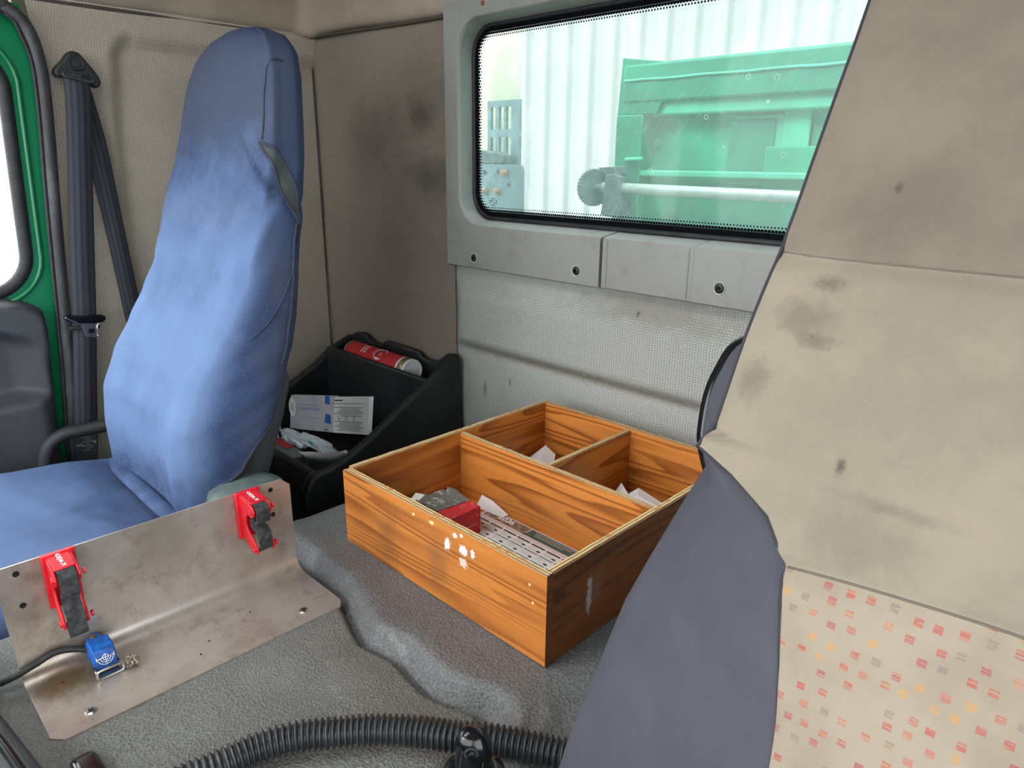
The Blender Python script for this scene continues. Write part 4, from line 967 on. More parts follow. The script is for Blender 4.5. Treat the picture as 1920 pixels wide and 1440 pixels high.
for x_, y in ((-0.716, 0.242), (-0.7, 0.226), (-0.735, 0.3)):
    lathe('drill_mark', [(0.0013, 0.0), (0.0011, 0.0003), (0, 0.0003)], m_hole, Matrix.Translation((x_, y, zb)), br, 10)
tube('scratched_arc', [(-0.695+0.010*math.cos(a), 0.372+0.010*math.sin(a), zb+0.0003) for a in [2.0+0.2*k for k in range(10)]], 0.0005, simple('scratch_grey', (120, 120, 118), 0.5, 0.5), br, 5)

# red tool clips
def clip(label, y0, strap_uw, tilt):
    t = thing('tool_clip', label, 'tool clip', (XB, y0+0.015, 0.59), 'red clips on the steel bracket')
    def W(u, v, w): return (XB+0.0003+u, y0+v+u*tilt, 0.6235+w)
    def pr(name, pts, v0, v1, mat, bevel=0.0008, par=t):
        n = len(pts); V = [W(u, v0, w) for u, w in pts]+[W(u, v1, w) for u, w in pts]
        F = [tuple(range(n)), tuple(range(n, 2*n))]+[(i, (i+1) % n, n+(i+1) % n, n+i) for i in range(n)]
        return mesh(name, V, F, mat, par, True, bevel)
    pr('base_plate', [(0, 0.0008), (0.006, 0.0008), (0.006, -0.060), (0, -0.063)], 0.0, 0.031, m_red)
    ch = [(0.005, -0.001), (0.033, -0.004), (0.0395, -0.0065), (0.0425, -0.012), (0.0405, -0.0185), (0.0345, -0.0215), (0.027, -0.0200), (0.0215, -0.0225), (0.018, -0.029), (0.0185, -0.037), (0.022, -0.0435), (0.030, -0.050), (0.0385, -0.0555), (0.0425, -0.0605), (0.0425, -0.067), (0.037, -0.0705), (0.030, -0.068), (0.005, -0.059)]
    pr('cheek', ch, 0.0035, 0.0062, m_red); pr('cheek', ch, 0.0248, 0.0275, m_red)
    tp = pr('top_bridge', [(0.005, -0.0005), (0.0335, -0.0035), (0.0335, -0.0058), (0.005, -0.0028)], 0.0055, 0.0255, m_red)
    pr('inner_wall', [(0.005, -0.004), (0.010, -0.004), (0.010, -0.058), (0.005, -0.058)], 0.006, 0.025, m_red)
    # rubber strap, a thick ribbon looped between the noses
    S = catmull([(u-0.0035 if u > 0.036 else u, 0, w) for u, w in strap_uw], 6); R = []
    for i, p in enumerate(S):
        q = S[min(i+1, len(S)-1)]-S[max(i-1, 0)]; q.normalize(); nrm = Vector((q.z, 0, -q.x))*0.0015
        a, b = p+nrm, p-nrm
        R.append([Vector(W(a.x, 0.0072, a.z)), Vector(W(a.x, 0.0238, a.z)), Vector(W(b.x, 0.0238, b.z)), Vector(W(b.x, 0.0072, b.z))])
    rings('rubber_strap', R, m_strap, t, auto=True)
    for u, w in ((0.0365, -0.0125), (0.0365, -0.0630)):
        Mx = frame(W(u, 0.0012, w), (0, 0, 1), (1, 0, 0)); lathe('pin', [(0.0, 0.0), (0.0030, 0.0), (0.0034, 0.0008), (0.0034, 0.0022)], m_red, Mx, t, 14)
        Mx = frame(W(u, 0.0298, w), (1, 0, 0), (0, 0, 1)); lathe('pin', [(0.0, 0.0), (0.0030, 0.0), (0.0034, -0.0008), (0.0034, -0.0022)], m_red, Mx @ Matrix.Rotation(math.pi, 4, 'X') if False else Mx, t, 14)
    Mt = frame(W(0.0185, 0.0155, -0.0013), (-1, 0, 0.105), (0, -1, 0))
    text('lettering', 'W\u00dcRTH', Mt @ Matrix.Translation((0.0042, 0.0, 0.0)), 0.0056, m_white, tp, 0.0001, 0.00012)
    flatquads('emblem_mark', [[(-0.0115, 0.0), (-0.0085, 0.0028), (-0.0085, 0.0006)], [(-0.0115, -0.0003), (-0.0085, -0.0028), (-0.0085, -0.0006)], [(-0.0130, 0.0022), (-0.0118, 0.0022), (-0.0118, -0.0022), (-0.0130, -0.0022)]], Mt, m_white, tp, 0.0003)
    return t
clip('red tool clip near the back end of the bracket, strap folded small', 0.3175, [(0.034, -0.0065), (0.040, -0.0068), (0.046, -0.011), (0.0465, -0.020), (0.044, -0.0275), (0.036, -0.0285), (0.0285, -0.0275), (0.0245, -0.031), (0.026, -0.037), (0.032, -0.0395), (0.040, -0.040), (0.0445, -0.045), (0.0465, -0.055), (0.0445, -0.063), (0.039, -0.0665)], 0.0)
clip('red tool clip near the front end of the bracket, strap hanging lower', 0.1135, [(0.034, -0.0065), (0.040, -0.0065), (0.046, -0.012), (0.0475, -0.022), (0.0465, -0.031), (0.040, -0.0315), (0.0365, -0.035), (0.037, -0.044), (0.041, -0.051), (0.0455, -0.055), (0.0480, -0.064), (0.0485, -0.0745), (0.043, -0.0775), (0.040, -0.071), (0.039, -0.064)], -0.05)

# blue transducer with cable
sn = thing('blue_sensor', 'small blue sensor box with a white arc emblem and black cable', 'sensor', (-0.755, 0.145, 0.4905))
def sb(x, y, z): return Vector((x, y, z))
y0_, y1_ = 0.1345, 0.1565
prof_s = [(-0.775, 0.493), (-0.742, 0.495), (-0.7495, 0.5145), (-0.755, 0.5175), (-0.770, 0.5175), (-0.777, 0.510)]
prism('housing', prof_s, 'y', y0_, y1_, m_bluebox, sn, 0.0022, 3)
prism('tab', [(-0.760, 0.137), (-0.778, 0.137), (-0.7835, 0.141), (-0.7835, 0.147), (-0.778, 0.151), (-0.760, 0.151)], 'z', 0.5105, 0.5160, m_bluebox, sn, 0.001)
lathe('tab_screw', [(0.0035, 0.0), (0.0033, 0.0008), (0.0, 0.0010)], simple('rusty_screw', (120, 92, 66), 0.6, 0.3, 0.3, 300), Matrix.Translation((-0.777, 0.1435, 0.5159)), sn, 14)
box('dark_gasket', (-0.785, y0_+0.001, 0.4908), (-0.742, y1_-0.001, 0.4945), m_rubber, sn, 0.0008)
lp = [(-0.7325, y, z) for y, z in rrect(0.1330, 0.1585, 0.4915, 0.5010, 0.003, 4)]
sh = tube('shackle', lp, 0.0014, m_steel, sn, 8, True)
box('shackle_plate', (-0.748, 0.1340, 0.4910), (-0.7325, 0.157, 0.4925), m_steel, sn, 0.0004)
tube('shackle_side', [(-0.7325, 0.1330, 0.498), (-0.746, 0.1335, 0.498)], 0.0013, m_steel, sn, 8); tube('shackle_side', [(-0.7325, 0.1585, 0.498), (-0.746, 0.157, 0.498)], 0.0013, m_steel, sn, 8)
Me = frame((-0.7458+0.0012, (y0_+y1_)/2, 0.5048+0.0004), (0, 1, 0), (-0.0075, 0, 0.0195)) @ Matrix.Scale(0.82, 4)
for rad in (0.0035, 0.0062, 0.0092):
    tube('emblem_arc', [Me @ Vector((rad*math.cos(a), 0.002+rad*math.sin(a), 0.0003)) for a in [math.pi+math.pi*k/12 for k in range(13)]], 0.00042, m_white, sn, 5)
tube('emblem_ring', [Me @ Vector((0.0035*math.cos(a), 0.002+0.0035*math.sin(a), 0.0003)) for a in [2*math.pi*k/16 for k in range(16)]], 0.0004, m_white, sn, 5, True)
for a, b in (((0, -0.0075), (0, 0.0065)), ((-0.0105, 0.002), (0.0105, 0.002)), ((-0.0105, 0.0045), (-0.0105, -0.0005)), ((0.0105, 0.0045), (0.0105, -0.0005))):
    tube('emblem_line', [Me @ Vector((a[0], a[1], 0.0003)), Me @ Vector((b[0], b[1], 0.0003))], 0.0004, m_white, sn, 5)
tube('cable', [(-0.772, 0.138, 0.505), (-0.778, 0.124, 0.510), (-0.783, 0.108, 0.5115), (-0.783, 0.09, 0.507), (-0.784, 0.07, 0.502), (-0.791, 0.053, 0.4985), (-0.82, 0.047, 0.497), (-0.865, 0.046, 0.4965), (-0.895, 0.046, 0.4955)], 0.0036, m_rubber, sn, 10, sub=6)
tag(crumple('lint_clump', (-0.7365, 0.1665, 0.4945), 0.0085, 0.0065, 0.0055, simple('dusty_lint', (132, 120, 110), 0.95, 0, 0.4, 300), None, 5, 12, 0.8, 3.0), 'tangled grey clump of lint beside the blue sensor', 'debris')

# ------------------------------------------------------------------ wooden box
BX = Matrix.Translation((-0.7835, 0.4687, 0.5015)) @ Matrix.Rotation(0.0048, 4, 'Z')
wb = thing('wooden_box', 'orange stained pine box with three compartments on the tunnel mat', 'box', (-0.5966, 0.6766, 0.5015))
BW, BD, BH, BT = 0.3740, 0.4150, 0.1110, 0.0098
def board(name, L, H, T, M0, mat, parent=wb, chamfer=0.0, worn=1, endmat=None):
    """board with its length on local x, thickness on y, height on z; rim faces get the plywood edge"""
    nx, nzv = 40, 3
    v, f, mi = [], [], []
    xs = [L*i/nx for i in range(nx+1)]
    for x in xs:
        j = 0.0007*nz((x*90, 0, 0), 1, L*31)*worn; k = 0.0007*nz((x*80, 5, 0), 1, L*17)*worn; e = min(1, 0)
        ch = 0.0
        if chamfer and x < chamfer: ch = (chamfer-x)*0.45
        v += [(x, 0.0, 0.0), (x, 0.0, H-0.0016+j-ch), (x, 0.0014, H-0.0002+j-ch), (x, T-0.0014, H-0.0002+k-ch), (x, T, H-0.0016+k-ch), (x, T, 0.0)]
    for i in range(nx):
        a, b = i*6, (i+1)*6
        for q in range(6):
            r = (q+1) % 6; f.append((a+q, b+q, b+r, a+r)); mi.append(1 if q in (1, 2, 3) else 0)
    f.append((0, 1, 2, 3, 4, 5)); mi.append(0); n_ = nx*6; f.append((n_+5, n_+4, n_+3, n_+2, n_+1, n_)); mi.append(2 if endmat else 0)
    me = bpy.data.meshes.new(name); me.from_pydata(v, [], f); me.update()
    bm = bmesh.new(); bm.from_mesh(me); bmesh.ops.recalc_face_normals(bm, faces=bm.faces); bm.to_mesh(me); bm.free()
    o = bpy.data.objects.new(name, me); C.objects.link(o); me.materials.append(mat); me.materials.append(m_edge)
    if endmat: me.materials.append(endmat)
    for p_, k in zip(me.polygons, mi): p_.material_index = k
    o.parent = parent; o.matrix_parent_inverse = Matrix.Translation(-world_loc(parent)); o.matrix_basis = M0
    return o
Rz90 = Matrix.Rotation(math.pi/2, 4, 'Z')
board('front_board', BW, BH, BT, BX, m_wood_front, chamfer=0.008, endmat=m_wood_shaded)
board('back_board', BW-2*BT, BH, BT, BX @ Matrix.Translation((BT, BD-BT, 0)), m_wood)
board('left_board', BD-BT, BH, BT, BX @ Matrix.Translation((BT, BT, 0)) @ Rz90, m_wood)
board('right_board', BD-BT, BH, BT, BX @ Matrix.Translation((BW, BT, 0)) @ Rz90, m_wood_shaded)
board('long_divider', BW-2*BT, BH-0.003, BT*0.9, BX @ Matrix.Translation((BT, 0.206, 0)), m_wood)
board('cross_divider', BD-0.206-2*BT, BH-0.003, BT*0.9, BX @ Matrix.Translation((0.1905, 0.206+BT*0.9, 0)) @ Rz90, m_wood)
bb = box('bottom_board', (0.0004, 0.0004, -0.001), (BW-0.0004, BD-0.0004, 0.0045), m_wood, wb, 0.0006); bb.matrix_basis = BX
def inbox(x, y, z): return BX @ Vector((x, y, z))
# red and grey carton
ct = thing('red_carton', 'worn red and grey carton with a torn top in the wooden box', 'carton', tuple(inbox(0.075, 0.14, 0.0045)))
m_redcard = Mat('worn_red_card', (186, 30, 40), 0.55)
c = m_redcard.mix(m_redcard.smooth(m_redcard.noise(120, 5, 0.7), 0.56, 0.68), (190, 28, 40), (206, 140, 136)); m_redcard.color(c); m_redcard = m_redcard.m
m_greycard = Mat('worn_grey_card', (104, 100, 96), 0.6)
c = m_greycard.mix(m_greycard.smooth(m_greycard.noise(90, 5, 0.7), 0.55, 0.66), (98, 94, 90), (196, 192, 186)); m_greycard.color(c); m_greycard = m_greycard.m
Kx = Matrix.Translation((-0.660, 0.5575, 0.5065)) @ Matrix.Rotation(math.radians(91), 4, 'Z')
# local: x along the red front (world +y), y towards world -x, z up
def kbox(name, a, b, mat, par=ct, bev=0.0012):
    o = box(name, a, b, mat, None, bev); o.parent = par; o.matrix_parent_inverse = Matrix.Translation(-world_loc(par)); o.matrix_basis = Kx; return o
kbox('red_body', (0, 0, 0), (0.0545, 0.032, 0.0405), m_redcard)
kbox('grey_body', (0, 0.0322, 0), (0.0545, 0.082, 0.040), m_greycard)
def kpoly(name, pts, mat, z):
    v = [Kx @ Vector((x, y, zz)) for x, y, zz in pts]; return mesh(name, v, [tuple(range(len(v)))], mat, ct, False)
kpoly('red_top_flap', [(0.001, 0.0, 0.0412), (0.0535, 0.0, 0.0412), (0.0535, 0.022, 0.0414), (0.0, 0.030, 0.0414)], m_redcard, 0)
kpoly('torn_flap', [(0.0, 0.031, 0.0418), (0.0535, 0.023, 0.0418), (0.0535, 0.052, 0.050), (0.046, 0.062, 0.053), (0.036, 0.054, 0.0465), (0.022, 0.058, 0.0445), (0.016, 0.075, 0.047), (0.0, 0.072, 0.0425)], m_greycard, 0)
kpoly('torn_liner', [(0.004, 0.070, 0.0405), (0.018, 0.072, 0.0452), (0.014, 0.095, 0.043), (0.002, 0.094, 0.036)], m_cart_w, 0)
sq = [(0.018, 0.0165), (0.0215, 0.0215), (0.019, 0.0235), (0.0175, 0.020), (0.022, 0.0155), (0.0255, 0.0185), (0.0265, 0.0155), (0.029, 0.019), (0.031, 0.0155), (0.034, 0.019), (0.036, 0.0155), (0.0385, 0.0185), (0.041, 0.0165), (0.046, 0.0195)]
tube('script_line', [Kx @ Vector((x, -0.0006, z)) for x, z in sq], 0.00035, simple('faint_pink_print', (226, 150, 146), 0.6), ct, 5, sub=3)
# calendar card
cl = thing('calendar_card', 'printed 2026 calendar card lying flat in the wooden box', 'calendar', tuple(inbox(0.18, 0.165, 0.0045)))
KM = frame((-0.7025, 0.5775, 0.5068), (1, 0, 0), (0, 1, 0)) @ Matrix.Rotation(-0.006, 4, 'Z')
m_card = simple('white_card', (236, 238, 240), 0.55); m_teal = simple('teal_print', (62, 128, 128), 0.6); m_dgreen = simple('grey_green_print', (62, 88, 80), 0.6); m_pinkg = simple('pinkish_card', (214, 200, 198), 0.6)
CW, CHh = 0.200, 0.094
b_ = box('card', (0, 0, -0.001), (CW, CHh, 0.0), m_card, cl, 0); b_.data.transform(KM)
flatquads('pink_header', [(0.0, 0.066, CW, CHh)], KM, m_pinkg, cl, 0.0002)
flatquads('green_strip', [[(0.082, 0.073), (CW, 0.073), (CW, 0.0915), (0.090, 0.0915), (0.090, 0.080)]], KM, m_dgreen, cl, 0.0004)
m_photo = Mat('brown_photo_print', (110, 86, 74), 0.6); m_photo.color(m_photo.ramp(m_photo.noise(120, 5, 0.7), [(0.3, (66, 52, 48)), (0.5, (126, 100, 86)), (0.7, (190, 168, 150))])); m_photo = m_photo.m
flatquads('photo_strip', [[(0.004, 0.0735), (0.082, 0.0735), (0.0885, 0.0805), (0.0885, 0.0915), (0.004, 0.0915)]], KM, m_photo, cl, 0.0005)
text('year', '2026', KM @ Matrix.Translation((0.044, 0.0842, 0.0007)), 0.0155, m_white, cl, 0.0001, 0.0003)
flatquads('strip_text', [(0.100+0.002*k, 0.0875-0.004*k, 0.182-0.012*k, 0.0884-0.004*k) for k in range(3)], KM, m_pinkg, cl, 0.0007)
bars, heads, dates, tl_ = [], [], [], []
for rI in range(4):
    for cI in range(7):
        x0 = 0.005+cI*0.0278; yb_ = 0.0635-rI*0.0165
        (heads if rI == 0 else bars).append((x0, yb_-(0.0028 if rI == 0 else 0.0016), x0+0.0245, yb_))
        dates += [(x0+0.001, yb_-0.0048-0.0019*k, x0+0.0165-0.002*(k % 2), yb_-0.0044-0.0019*k) for k in range(5)]
        tl_.append((x0+0.0175, yb_-0.0125, x0+0.0235, yb_-0.0096))
flatquads('month_heading', heads, KM, m_dark_print, cl, 0.0005); flatquads('month_rule', bars, KM, m_teal, cl, 0.0005)
flatquads('date_rows', dates, KM, simple('pale_date_print', (190, 198, 200), 0.6), cl, 0.0005); flatquads('month_number', tl_, KM, m_dark_print, cl, 0.0005)
for o in cl.children:
    if o.name.split('.')[0] in ('month_number', 'month_rule', 'month_heading', 'date_rows'): o['kind'] = 'stuff'
# loose papers
def paper(name, label, pts, seed, mat=m_cart_w, lift=0.006):
    v = []; n = len(pts); cx = sum(p[0] for p in pts)/n; cy = sum(p[1] for p in pts)/n; cz = sum(p[2] for p in pts)/n
    v = [Vector((cx, cy, cz+lift))]; ring1 = [Vector(((p[0]+cx)/2, (p[1]+cy)/2, (p[2]+cz)/2+lift*(0.4+0.8*random.random()))) for p in pts]
    v += ring1 + [Vector(p) for p in pts]
    f = [(0, 1+i, 1+(i+1) % n) for i in range(n)] + [(1+i, 1+n+i, 1+n+(i+1) % n, 1+(i+1) % n) for i in range(n)]
    o = mesh(name, v, f, mat, None, False); o.modifiers.new('s', 'SOLIDIFY').thickness = 0.0006
    return tag(o, label, 'paper')
zf = 0.507
m_pap = simple('greyish_paper', (226, 222, 224), 0.75)
paper('paper_scrap', 'white paper scrap curling behind the calendar card', [(-0.722, 0.658, zf), (-0.724, 0.6735, zf+0.014), (-0.700, 0.6735, zf+0.012), (-0.665, 0.672, zf+0.002), (-0.668, 0.662, zf)], 1, m_pap, 0.002)
paper('folded_paper', 'folded white paper in the back left compartment of the wooden box', [(-0.768, 0.72, zf), (-0.768, 0.80, zf+0.010), (-0.752, 0.850, zf+0.038), (-0.722, 0.842, zf+0.032), (-0.700, 0.81, zf+0.018), (-0.640, 0.79, zf), (-0.65, 0.72, zf)], 2, m_pap, 0.012)
paper('folded_paper', 'creased white paper in the back right compartment of the wooden box', [(-0.582, 0.735, zf), (-0.580, 0.80, zf+0.006), (-0.572, 0.825, zf+0.036), (-0.558, 0.80, zf+0.022), (-0.545, 0.832, zf+0.034), (-0.47, 0.825, zf+0.022), (-0.43, 0.80, zf), (-0.44, 0.73, zf)], 3, m_pap, 0.010)

# ------------------------------------------------------------------ hose, brake lever, console bits
hz = [(-0.545, 0.02, 0.508), (-0.540, 0.09, 0.506), (-0.524, 0.166, 0.5055), (-0.517, 0.202, 0.506), (-0.502, 0.235, 0.507), (-0.479, 0.266, 0.507), (-0.460, 0.289, 0.507), (-0.431, 0.316, 0.507), (-0.401, 0.336, 0.508), (-0.374, 0.357, 0.509), (-0.340, 0.379, 0.508), (-0.303, 0.400, 0.506), (-0.291, 0.406, 0.505)]
def ribs(L): return 0.0122+0.0020*max(-0.6, min(1, 1.6*math.sin(L*2*math.pi/0.0056)))
tag(tube('ribbed_hose', hz, 0.013, simple('black_conduit', (44, 44, 46), 0.36, 0, 0.12, 60), None, 18, sub=44, rfun=ribs), 'ribbed black conduit hose snaking across the front tunnel mat', 'hose')
bl = thing('brake_lever', 'glossy black parking brake lever knob standing before the hose', 'lever', (-0.345, 0.305, 0.48))
ax_ = Vector((0.03, 0.0, 1)).normalized()
def lever_ring(h, a, b):
    a *= 0.84; b *= 0.84; h = h*0.86-0.002
    c = Vector((-0.3435, 0.3095, 0.505))+Vector((-0.06, 0.03, 1)).normalized()*h
    fx = Vector((0.72, 0.70, 0)); fy = Vector((-0.70, 0.72, 0))
    return [c+fx*a*math.copysign(abs(math.cos(t))**0.75, math.cos(t))+fy*b*math.copysign(abs(math.sin(t))**0.75, math.sin(t)) for t in [2*math.pi*k/32 for k in range(32)]]
LR = [(-0.03, 0.0165, 0.014), (0.0, 0.0175, 0.0145), (0.03, 0.0180, 0.015), (0.052, 0.0182, 0.015), (0.062, 0.0172, 0.0142), (0.0695, 0.0145, 0.012), (0.0745, 0.0105, 0.0085), (0.077, 0.005, 0.004), (0.0775, 0.0008, 0.0008)]
Ls = catmull([(a, b, c_) for a, b, c_ in LR], 4)
knob = rings('knob', [lever_ring(p.x, p.y, p.z) for p in Ls], m_gloss, bl)
rings('collar', [lever_ring(h, a, b) for h, a, b in ((0.004, 0.027, 0.022), (0.026, 0.031, 0.025), (0.030, 0.029, 0.0235), (0.0345, 0.0200, 0.0165), (0.034, 0.0175, 0.0145))], m_gloss, bl)
kc = Vector((-0.3435, 0.3095, 0.505))+Vector((-0.06, 0.03, 1)).normalized()*0.049
nf = Vector((0.70, -0.72, 0.18)).normalized()
Mk = frame(kc+nf*0.0124, (0.72, 0.70, 0), Vector((-0.06, 0.03, 1))) @ Matrix.Scale(0.84, 4)
m_faint = simple('moulded_outline', (70, 72, 78), 0.3)
for rad in (0.0066, 0.0052):
    tube('parking_ring', [Mk @ Vector((rad*math.cos(a)-0.001, rad*math.sin(a), -0.0004)) for a in [2*math.pi*k/22 for k in range(22)]], 0.0003, m_faint, knob, 5, True)
text('parking_letter', 'P', Mk @ Matrix.Translation((-0.001, 0, 0.0)) @ Matrix.Rotation(-0.5, 4, 'Z'), 0.0078, m_faint, knob, 0.0003)
tube('moulded_outline', [Mk @ Vector((x, y, -0.0003)) for x, y in [(-0.009, 0.003), (-0.011, -0.008), (-0.0118, -0.026), (-0.009, -0.034), (-0.002, -0.038), (0.005, -0.036), (0.009, -0.026), (0.0105, -0.010)]], 0.0003, m_faint, knob, 5, sub=4)
rings('boot', [[Vector((-0.335+a*0.6*math.cos(t), 0.306+b*0.6*math.sin(t), z)) for t in [2*math.pi*k/28 for k in range(28)]] for a, b, z in ((0.068, 0.045, 0.492), (0.066, 0.044, 0.499), (0.058, 0.036, 0.503), (0.045, 0.028, 0.501), (0.035, 0.022, 0.501), (0.02, 0.015, 0.504))], m_mat_r, bl)
dc = thing('dash_console', 'glossy black edge of the dash console at the lower left corner', 'console', (-0.68, 0.0, 0.485))
prism('lid', [(-0.86, -0.20), (-0.86, 0.038), (-0.74, 0.044), (-0.695, 0.0475), (-0.648, 0.0535), (-0.590, 0.060), (-0.560, 0.052), (-0.54, -0.20)], 'z', 0.490, 0.531, m_dark_pl, dc, 0.008, 4)
tube('lid_ridge', [(-0.74, 0.030, 0.532), (-0.695, 0.0335, 0.532), (-0.648, 0.0395, 0.532), (-0.58, 0.047, 0.532)], 0.004, m_gloss, dc, 8, sub=4)
prism('screen', [(-0.80, -0.16), (-0.80, 0.018), (-0.70, 0.021), (-0.645, 0.027), (-0.62, 0.02), (-0.62, -0.16)], 'z', 0.5312, 0.5345, m_gloss, dc, 0.002)
sw = thing('switch_lever', 'small black lever top with a pale edge at the bottom left', 'lever', (-0.60, 0.08, 0.48))
prism('grip', [(-0.640, 0.470), (-0.585, 0.470), (-0.588, 0.492), (-0.596, 0.500), (-0.620, 0.500), (-0.636, 0.494)], 'y', 0.080, 0.1015, m_gloss, sw, 0.005, 3)
tube('painted_glint', [(-0.622, 0.082, 0.499), (-0.608, 0.0815, 0.5003), (-0.597, 0.082, 0.499)], 0.0008, m_white, sw, 6)  # white strip standing in for the highlight on the lever top

# ------------------------------------------------------------------ driver's seat
ds = thing('driver_seat', 'beige cloth driver seat with slate bolsters filling the right side', 'seat', (0.04, 0.25, 0.0))
FZ = [0.40, 0.45, 0.53, 0.60, 0.65, 0.70, 0.75, 0.80, 0.845, 0.907, 0.958, 0.993, 1.059, 1.116, 1.25, 1.32]
FY = [0.296, 0.297, 0.300, 0.305, 0.312, 0.322, 0.335, 0.352, 0.375, 0.406, 0.440, 0.462, 0.498, 0.530, 0.600, 0.632]
fyc = catmull([(z, y, 0) for z, y in zip(FZ, FY)], 5)
def yf_(z): return lerp([p.x for p in fyc], [p.y for p in fyc], z)
def xl_(z): return lerp([0.40, 0.55, 0.60, 0.66, 0.72, 0.79, 0.829, 0.845, 0.90, 1.25, 1.32], [-0.292, -0.279, -0.270, -0.256, -0.244, -0.222, -0.210, -0.2025, -0.2010, -0.1995, -0.17], z)
XSC = catmull([(0.40, -0.106, 0), (0.55, -0.108, 0), (0.694, -0.114, 0), (0.74, -0.120, 0), (0.762, -0.1245, 0), (0.79, -0.131, 0), (0.806, -0.138, 0), (0.818, -0.147, 0), (0.828, -0.163, 0), (0.836, -0.183, 0), (0.843, -0.2025, 0)], 8)
def xs_(z): return lerp([p.x for p in XSC], [p.y for p in XSC], z)
DX = 0.04
def arch(x): return -0.42*max(0, (abs(x-DX)-0.02))**2
def front_pt(x, z):   # front face with a little crown, pillow rounding near seams
    y = yf_(z)
    for zs_, k in ((0.958, 1.0), (0.808+arch(x), 1.0)):
        y += 0.0035*k*math.exp(-((z-zs_)/0.006)**2)
    y += 0.0014*nz((x*14, 0, z*14), 1, 2)
    y += 0.012*max(0, (abs(x-DX)-0.17)/0.07)**3 if z > 0.85 else 0
    return (x, y, z)
def strip(name, z0f, z1f, x0f, x1f, nx, nzv, mat):
    def fn(u, v):
        zz = z0f(0)+(z1f(0)-z0f(0))*v
        for _ in range(3):
            xa, xb = x0f(zz), x1f(zz); zz = z0f(xa)+(z1f(xa)-z0f(xa))*v
        x = xa+(xb-xa)*u
        z = z0f(x)+(z1f(x)-z0f(x))*v
        return front_pt(x, z)
    return heightgrid(name, nx, nzv, fn, mat, ds)
s2 = lambda x: 0.808+arch(x)
xL = lambda z: xs_(z) if z < 0.843 else xl_(z)
xR = lambda z: 2*DX-xL(z)
strip('lower_insert', lambda x: 0.48, s2, lambda z: xs_(min(z, 0.797))-0.003, lambda z: 2*DX-xs_(min(z, 0.797))+0.003, 40, 60, m_insert)
def mid(u, v):
    # rows fan from the arched seam up to the straight one; edges follow the bolster line
    z = 0.794 + (0.958-0.794)*v
    xa = xL(z) - 0.003*sst(0.842, 0.825, z); x = xa+(2*DX-2*xa)*u
    return front_pt(x, z + (1-v)*(s2(x)-s2(xa)))
heightgrid('middle_panel', 60, 110, mid, m_beige, ds)
strip('upper_panel', lambda x: 0.958, lambda x: 1.33, xl_, lambda z: 2*DX-xl_(z), 40, 60, m_beige_up)
tube('seam', [front_pt(x, 0.958) for x in [xl_(0.958)+0.48*k/24 for k in range(25)]], 0.0007, m_seamline, ds, 6)
tube('seam', [front_pt(x, s2(x)) for x in [-0.131+(2*(DX+0.131))*k/30 for k in range(31)]], 0.0008, m_seamline, ds, 6)
tube('seam', [front_pt(xs_(z), z) for z in [0.45+0.01*k for k in range(38)]+[0.834, 0.840, 0.843]], 0.0009, m_piping, ds, 6)
# slate side bolster, left (the right one mirrors it, out of frame)
def bol(sgn):
    R = []
    for k in range(70):
        z = 0.48+(0.8425-0.48)*(1-(1-k/69)**1.6)
        xs0 = xs_(z); xe = xl_(z); y = yf_(z); wdt = xs0-xe
        ctl = [(xs0+0.002, y+0.0025, z), (xs0-0.1*min(wdt, 0.05), y-0.0036*min(1, wdt/0.02), z), (xs0-0.3*wdt, y-0.005*min(1, wdt/0.05), z), (xs0-0.6*wdt, y+0.004, z), (xe+0.012*min(1, wdt/0.06), y+0.022, z), (xe, y+0.048, z), (xe+0.006, y+0.09, z), (xe+0.05, y+0.125, z)]
        ctl = catmull(ctl, 5)
        out = []
        for p in ctl:
            n_ = 0.0018*nz((p.x*10, p.y*10, p.z*8), 1, 6)
            q = (p.z-0.66)-1.6*(p.x+0.19); n_ += 0.0018*math.exp(-(q/0.012)**2)
            q = (p.z-0.62)-1.9*(p.x+0.2); n_ -= 0.0018*math.exp(-(q/0.010)**2)
            out.append(Vector((p.x if sgn > 0 else 2*DX-p.x, p.y-n_, p.z)))
        R.append(out)
    return rings('side_bolster', R, m_bolster, ds, closed=False, caps=False)
bol(1); bol(-1)
# rounded edge and back of the upper part
for sgn in (1, -1):
    R = []
    for k in range(40):
        z = 0.8425+k*(1.33-0.8425)/39; e = xl_(z); p0 = front_pt(e, z)
        ctl = catmull([p0, (e-0.004, p0[1]+0.012, z), (e-0.004, p0[1]+0.05, z), (e+0.006, p0[1]+0.085, z), (e+0.05, p0[1]+0.11, z)], 4)
        R.append([Vector((p.x if sgn > 0 else 2*DX-p.x, p.y, p.z)) for p in ctl])
    rings('upper_side', R, m_bolster, ds, closed=False, caps=False)
    tube('piping', [(lambda q: (q[0] if sgn > 0 else 2*DX-q[0], q[1]+0.001, q[2]))(front_pt(xl_(z)-0.0012, z)) for z in [0.843+0.012*k for k in range(40)]], 0.0017, m_piping, ds, 6)
def backs(u, v):
    z = 0.48+v*0.85; e = xl_(z)+0.05; return (e+(2*DX-2*e)*u, yf_(z)+0.11+0.02*math.sin(math.pi*u)+(0.015 if z < 0.84 else 0), z)
heightgrid('back_shell', 16, 30, backs, m_black_pl, ds, flip=True)
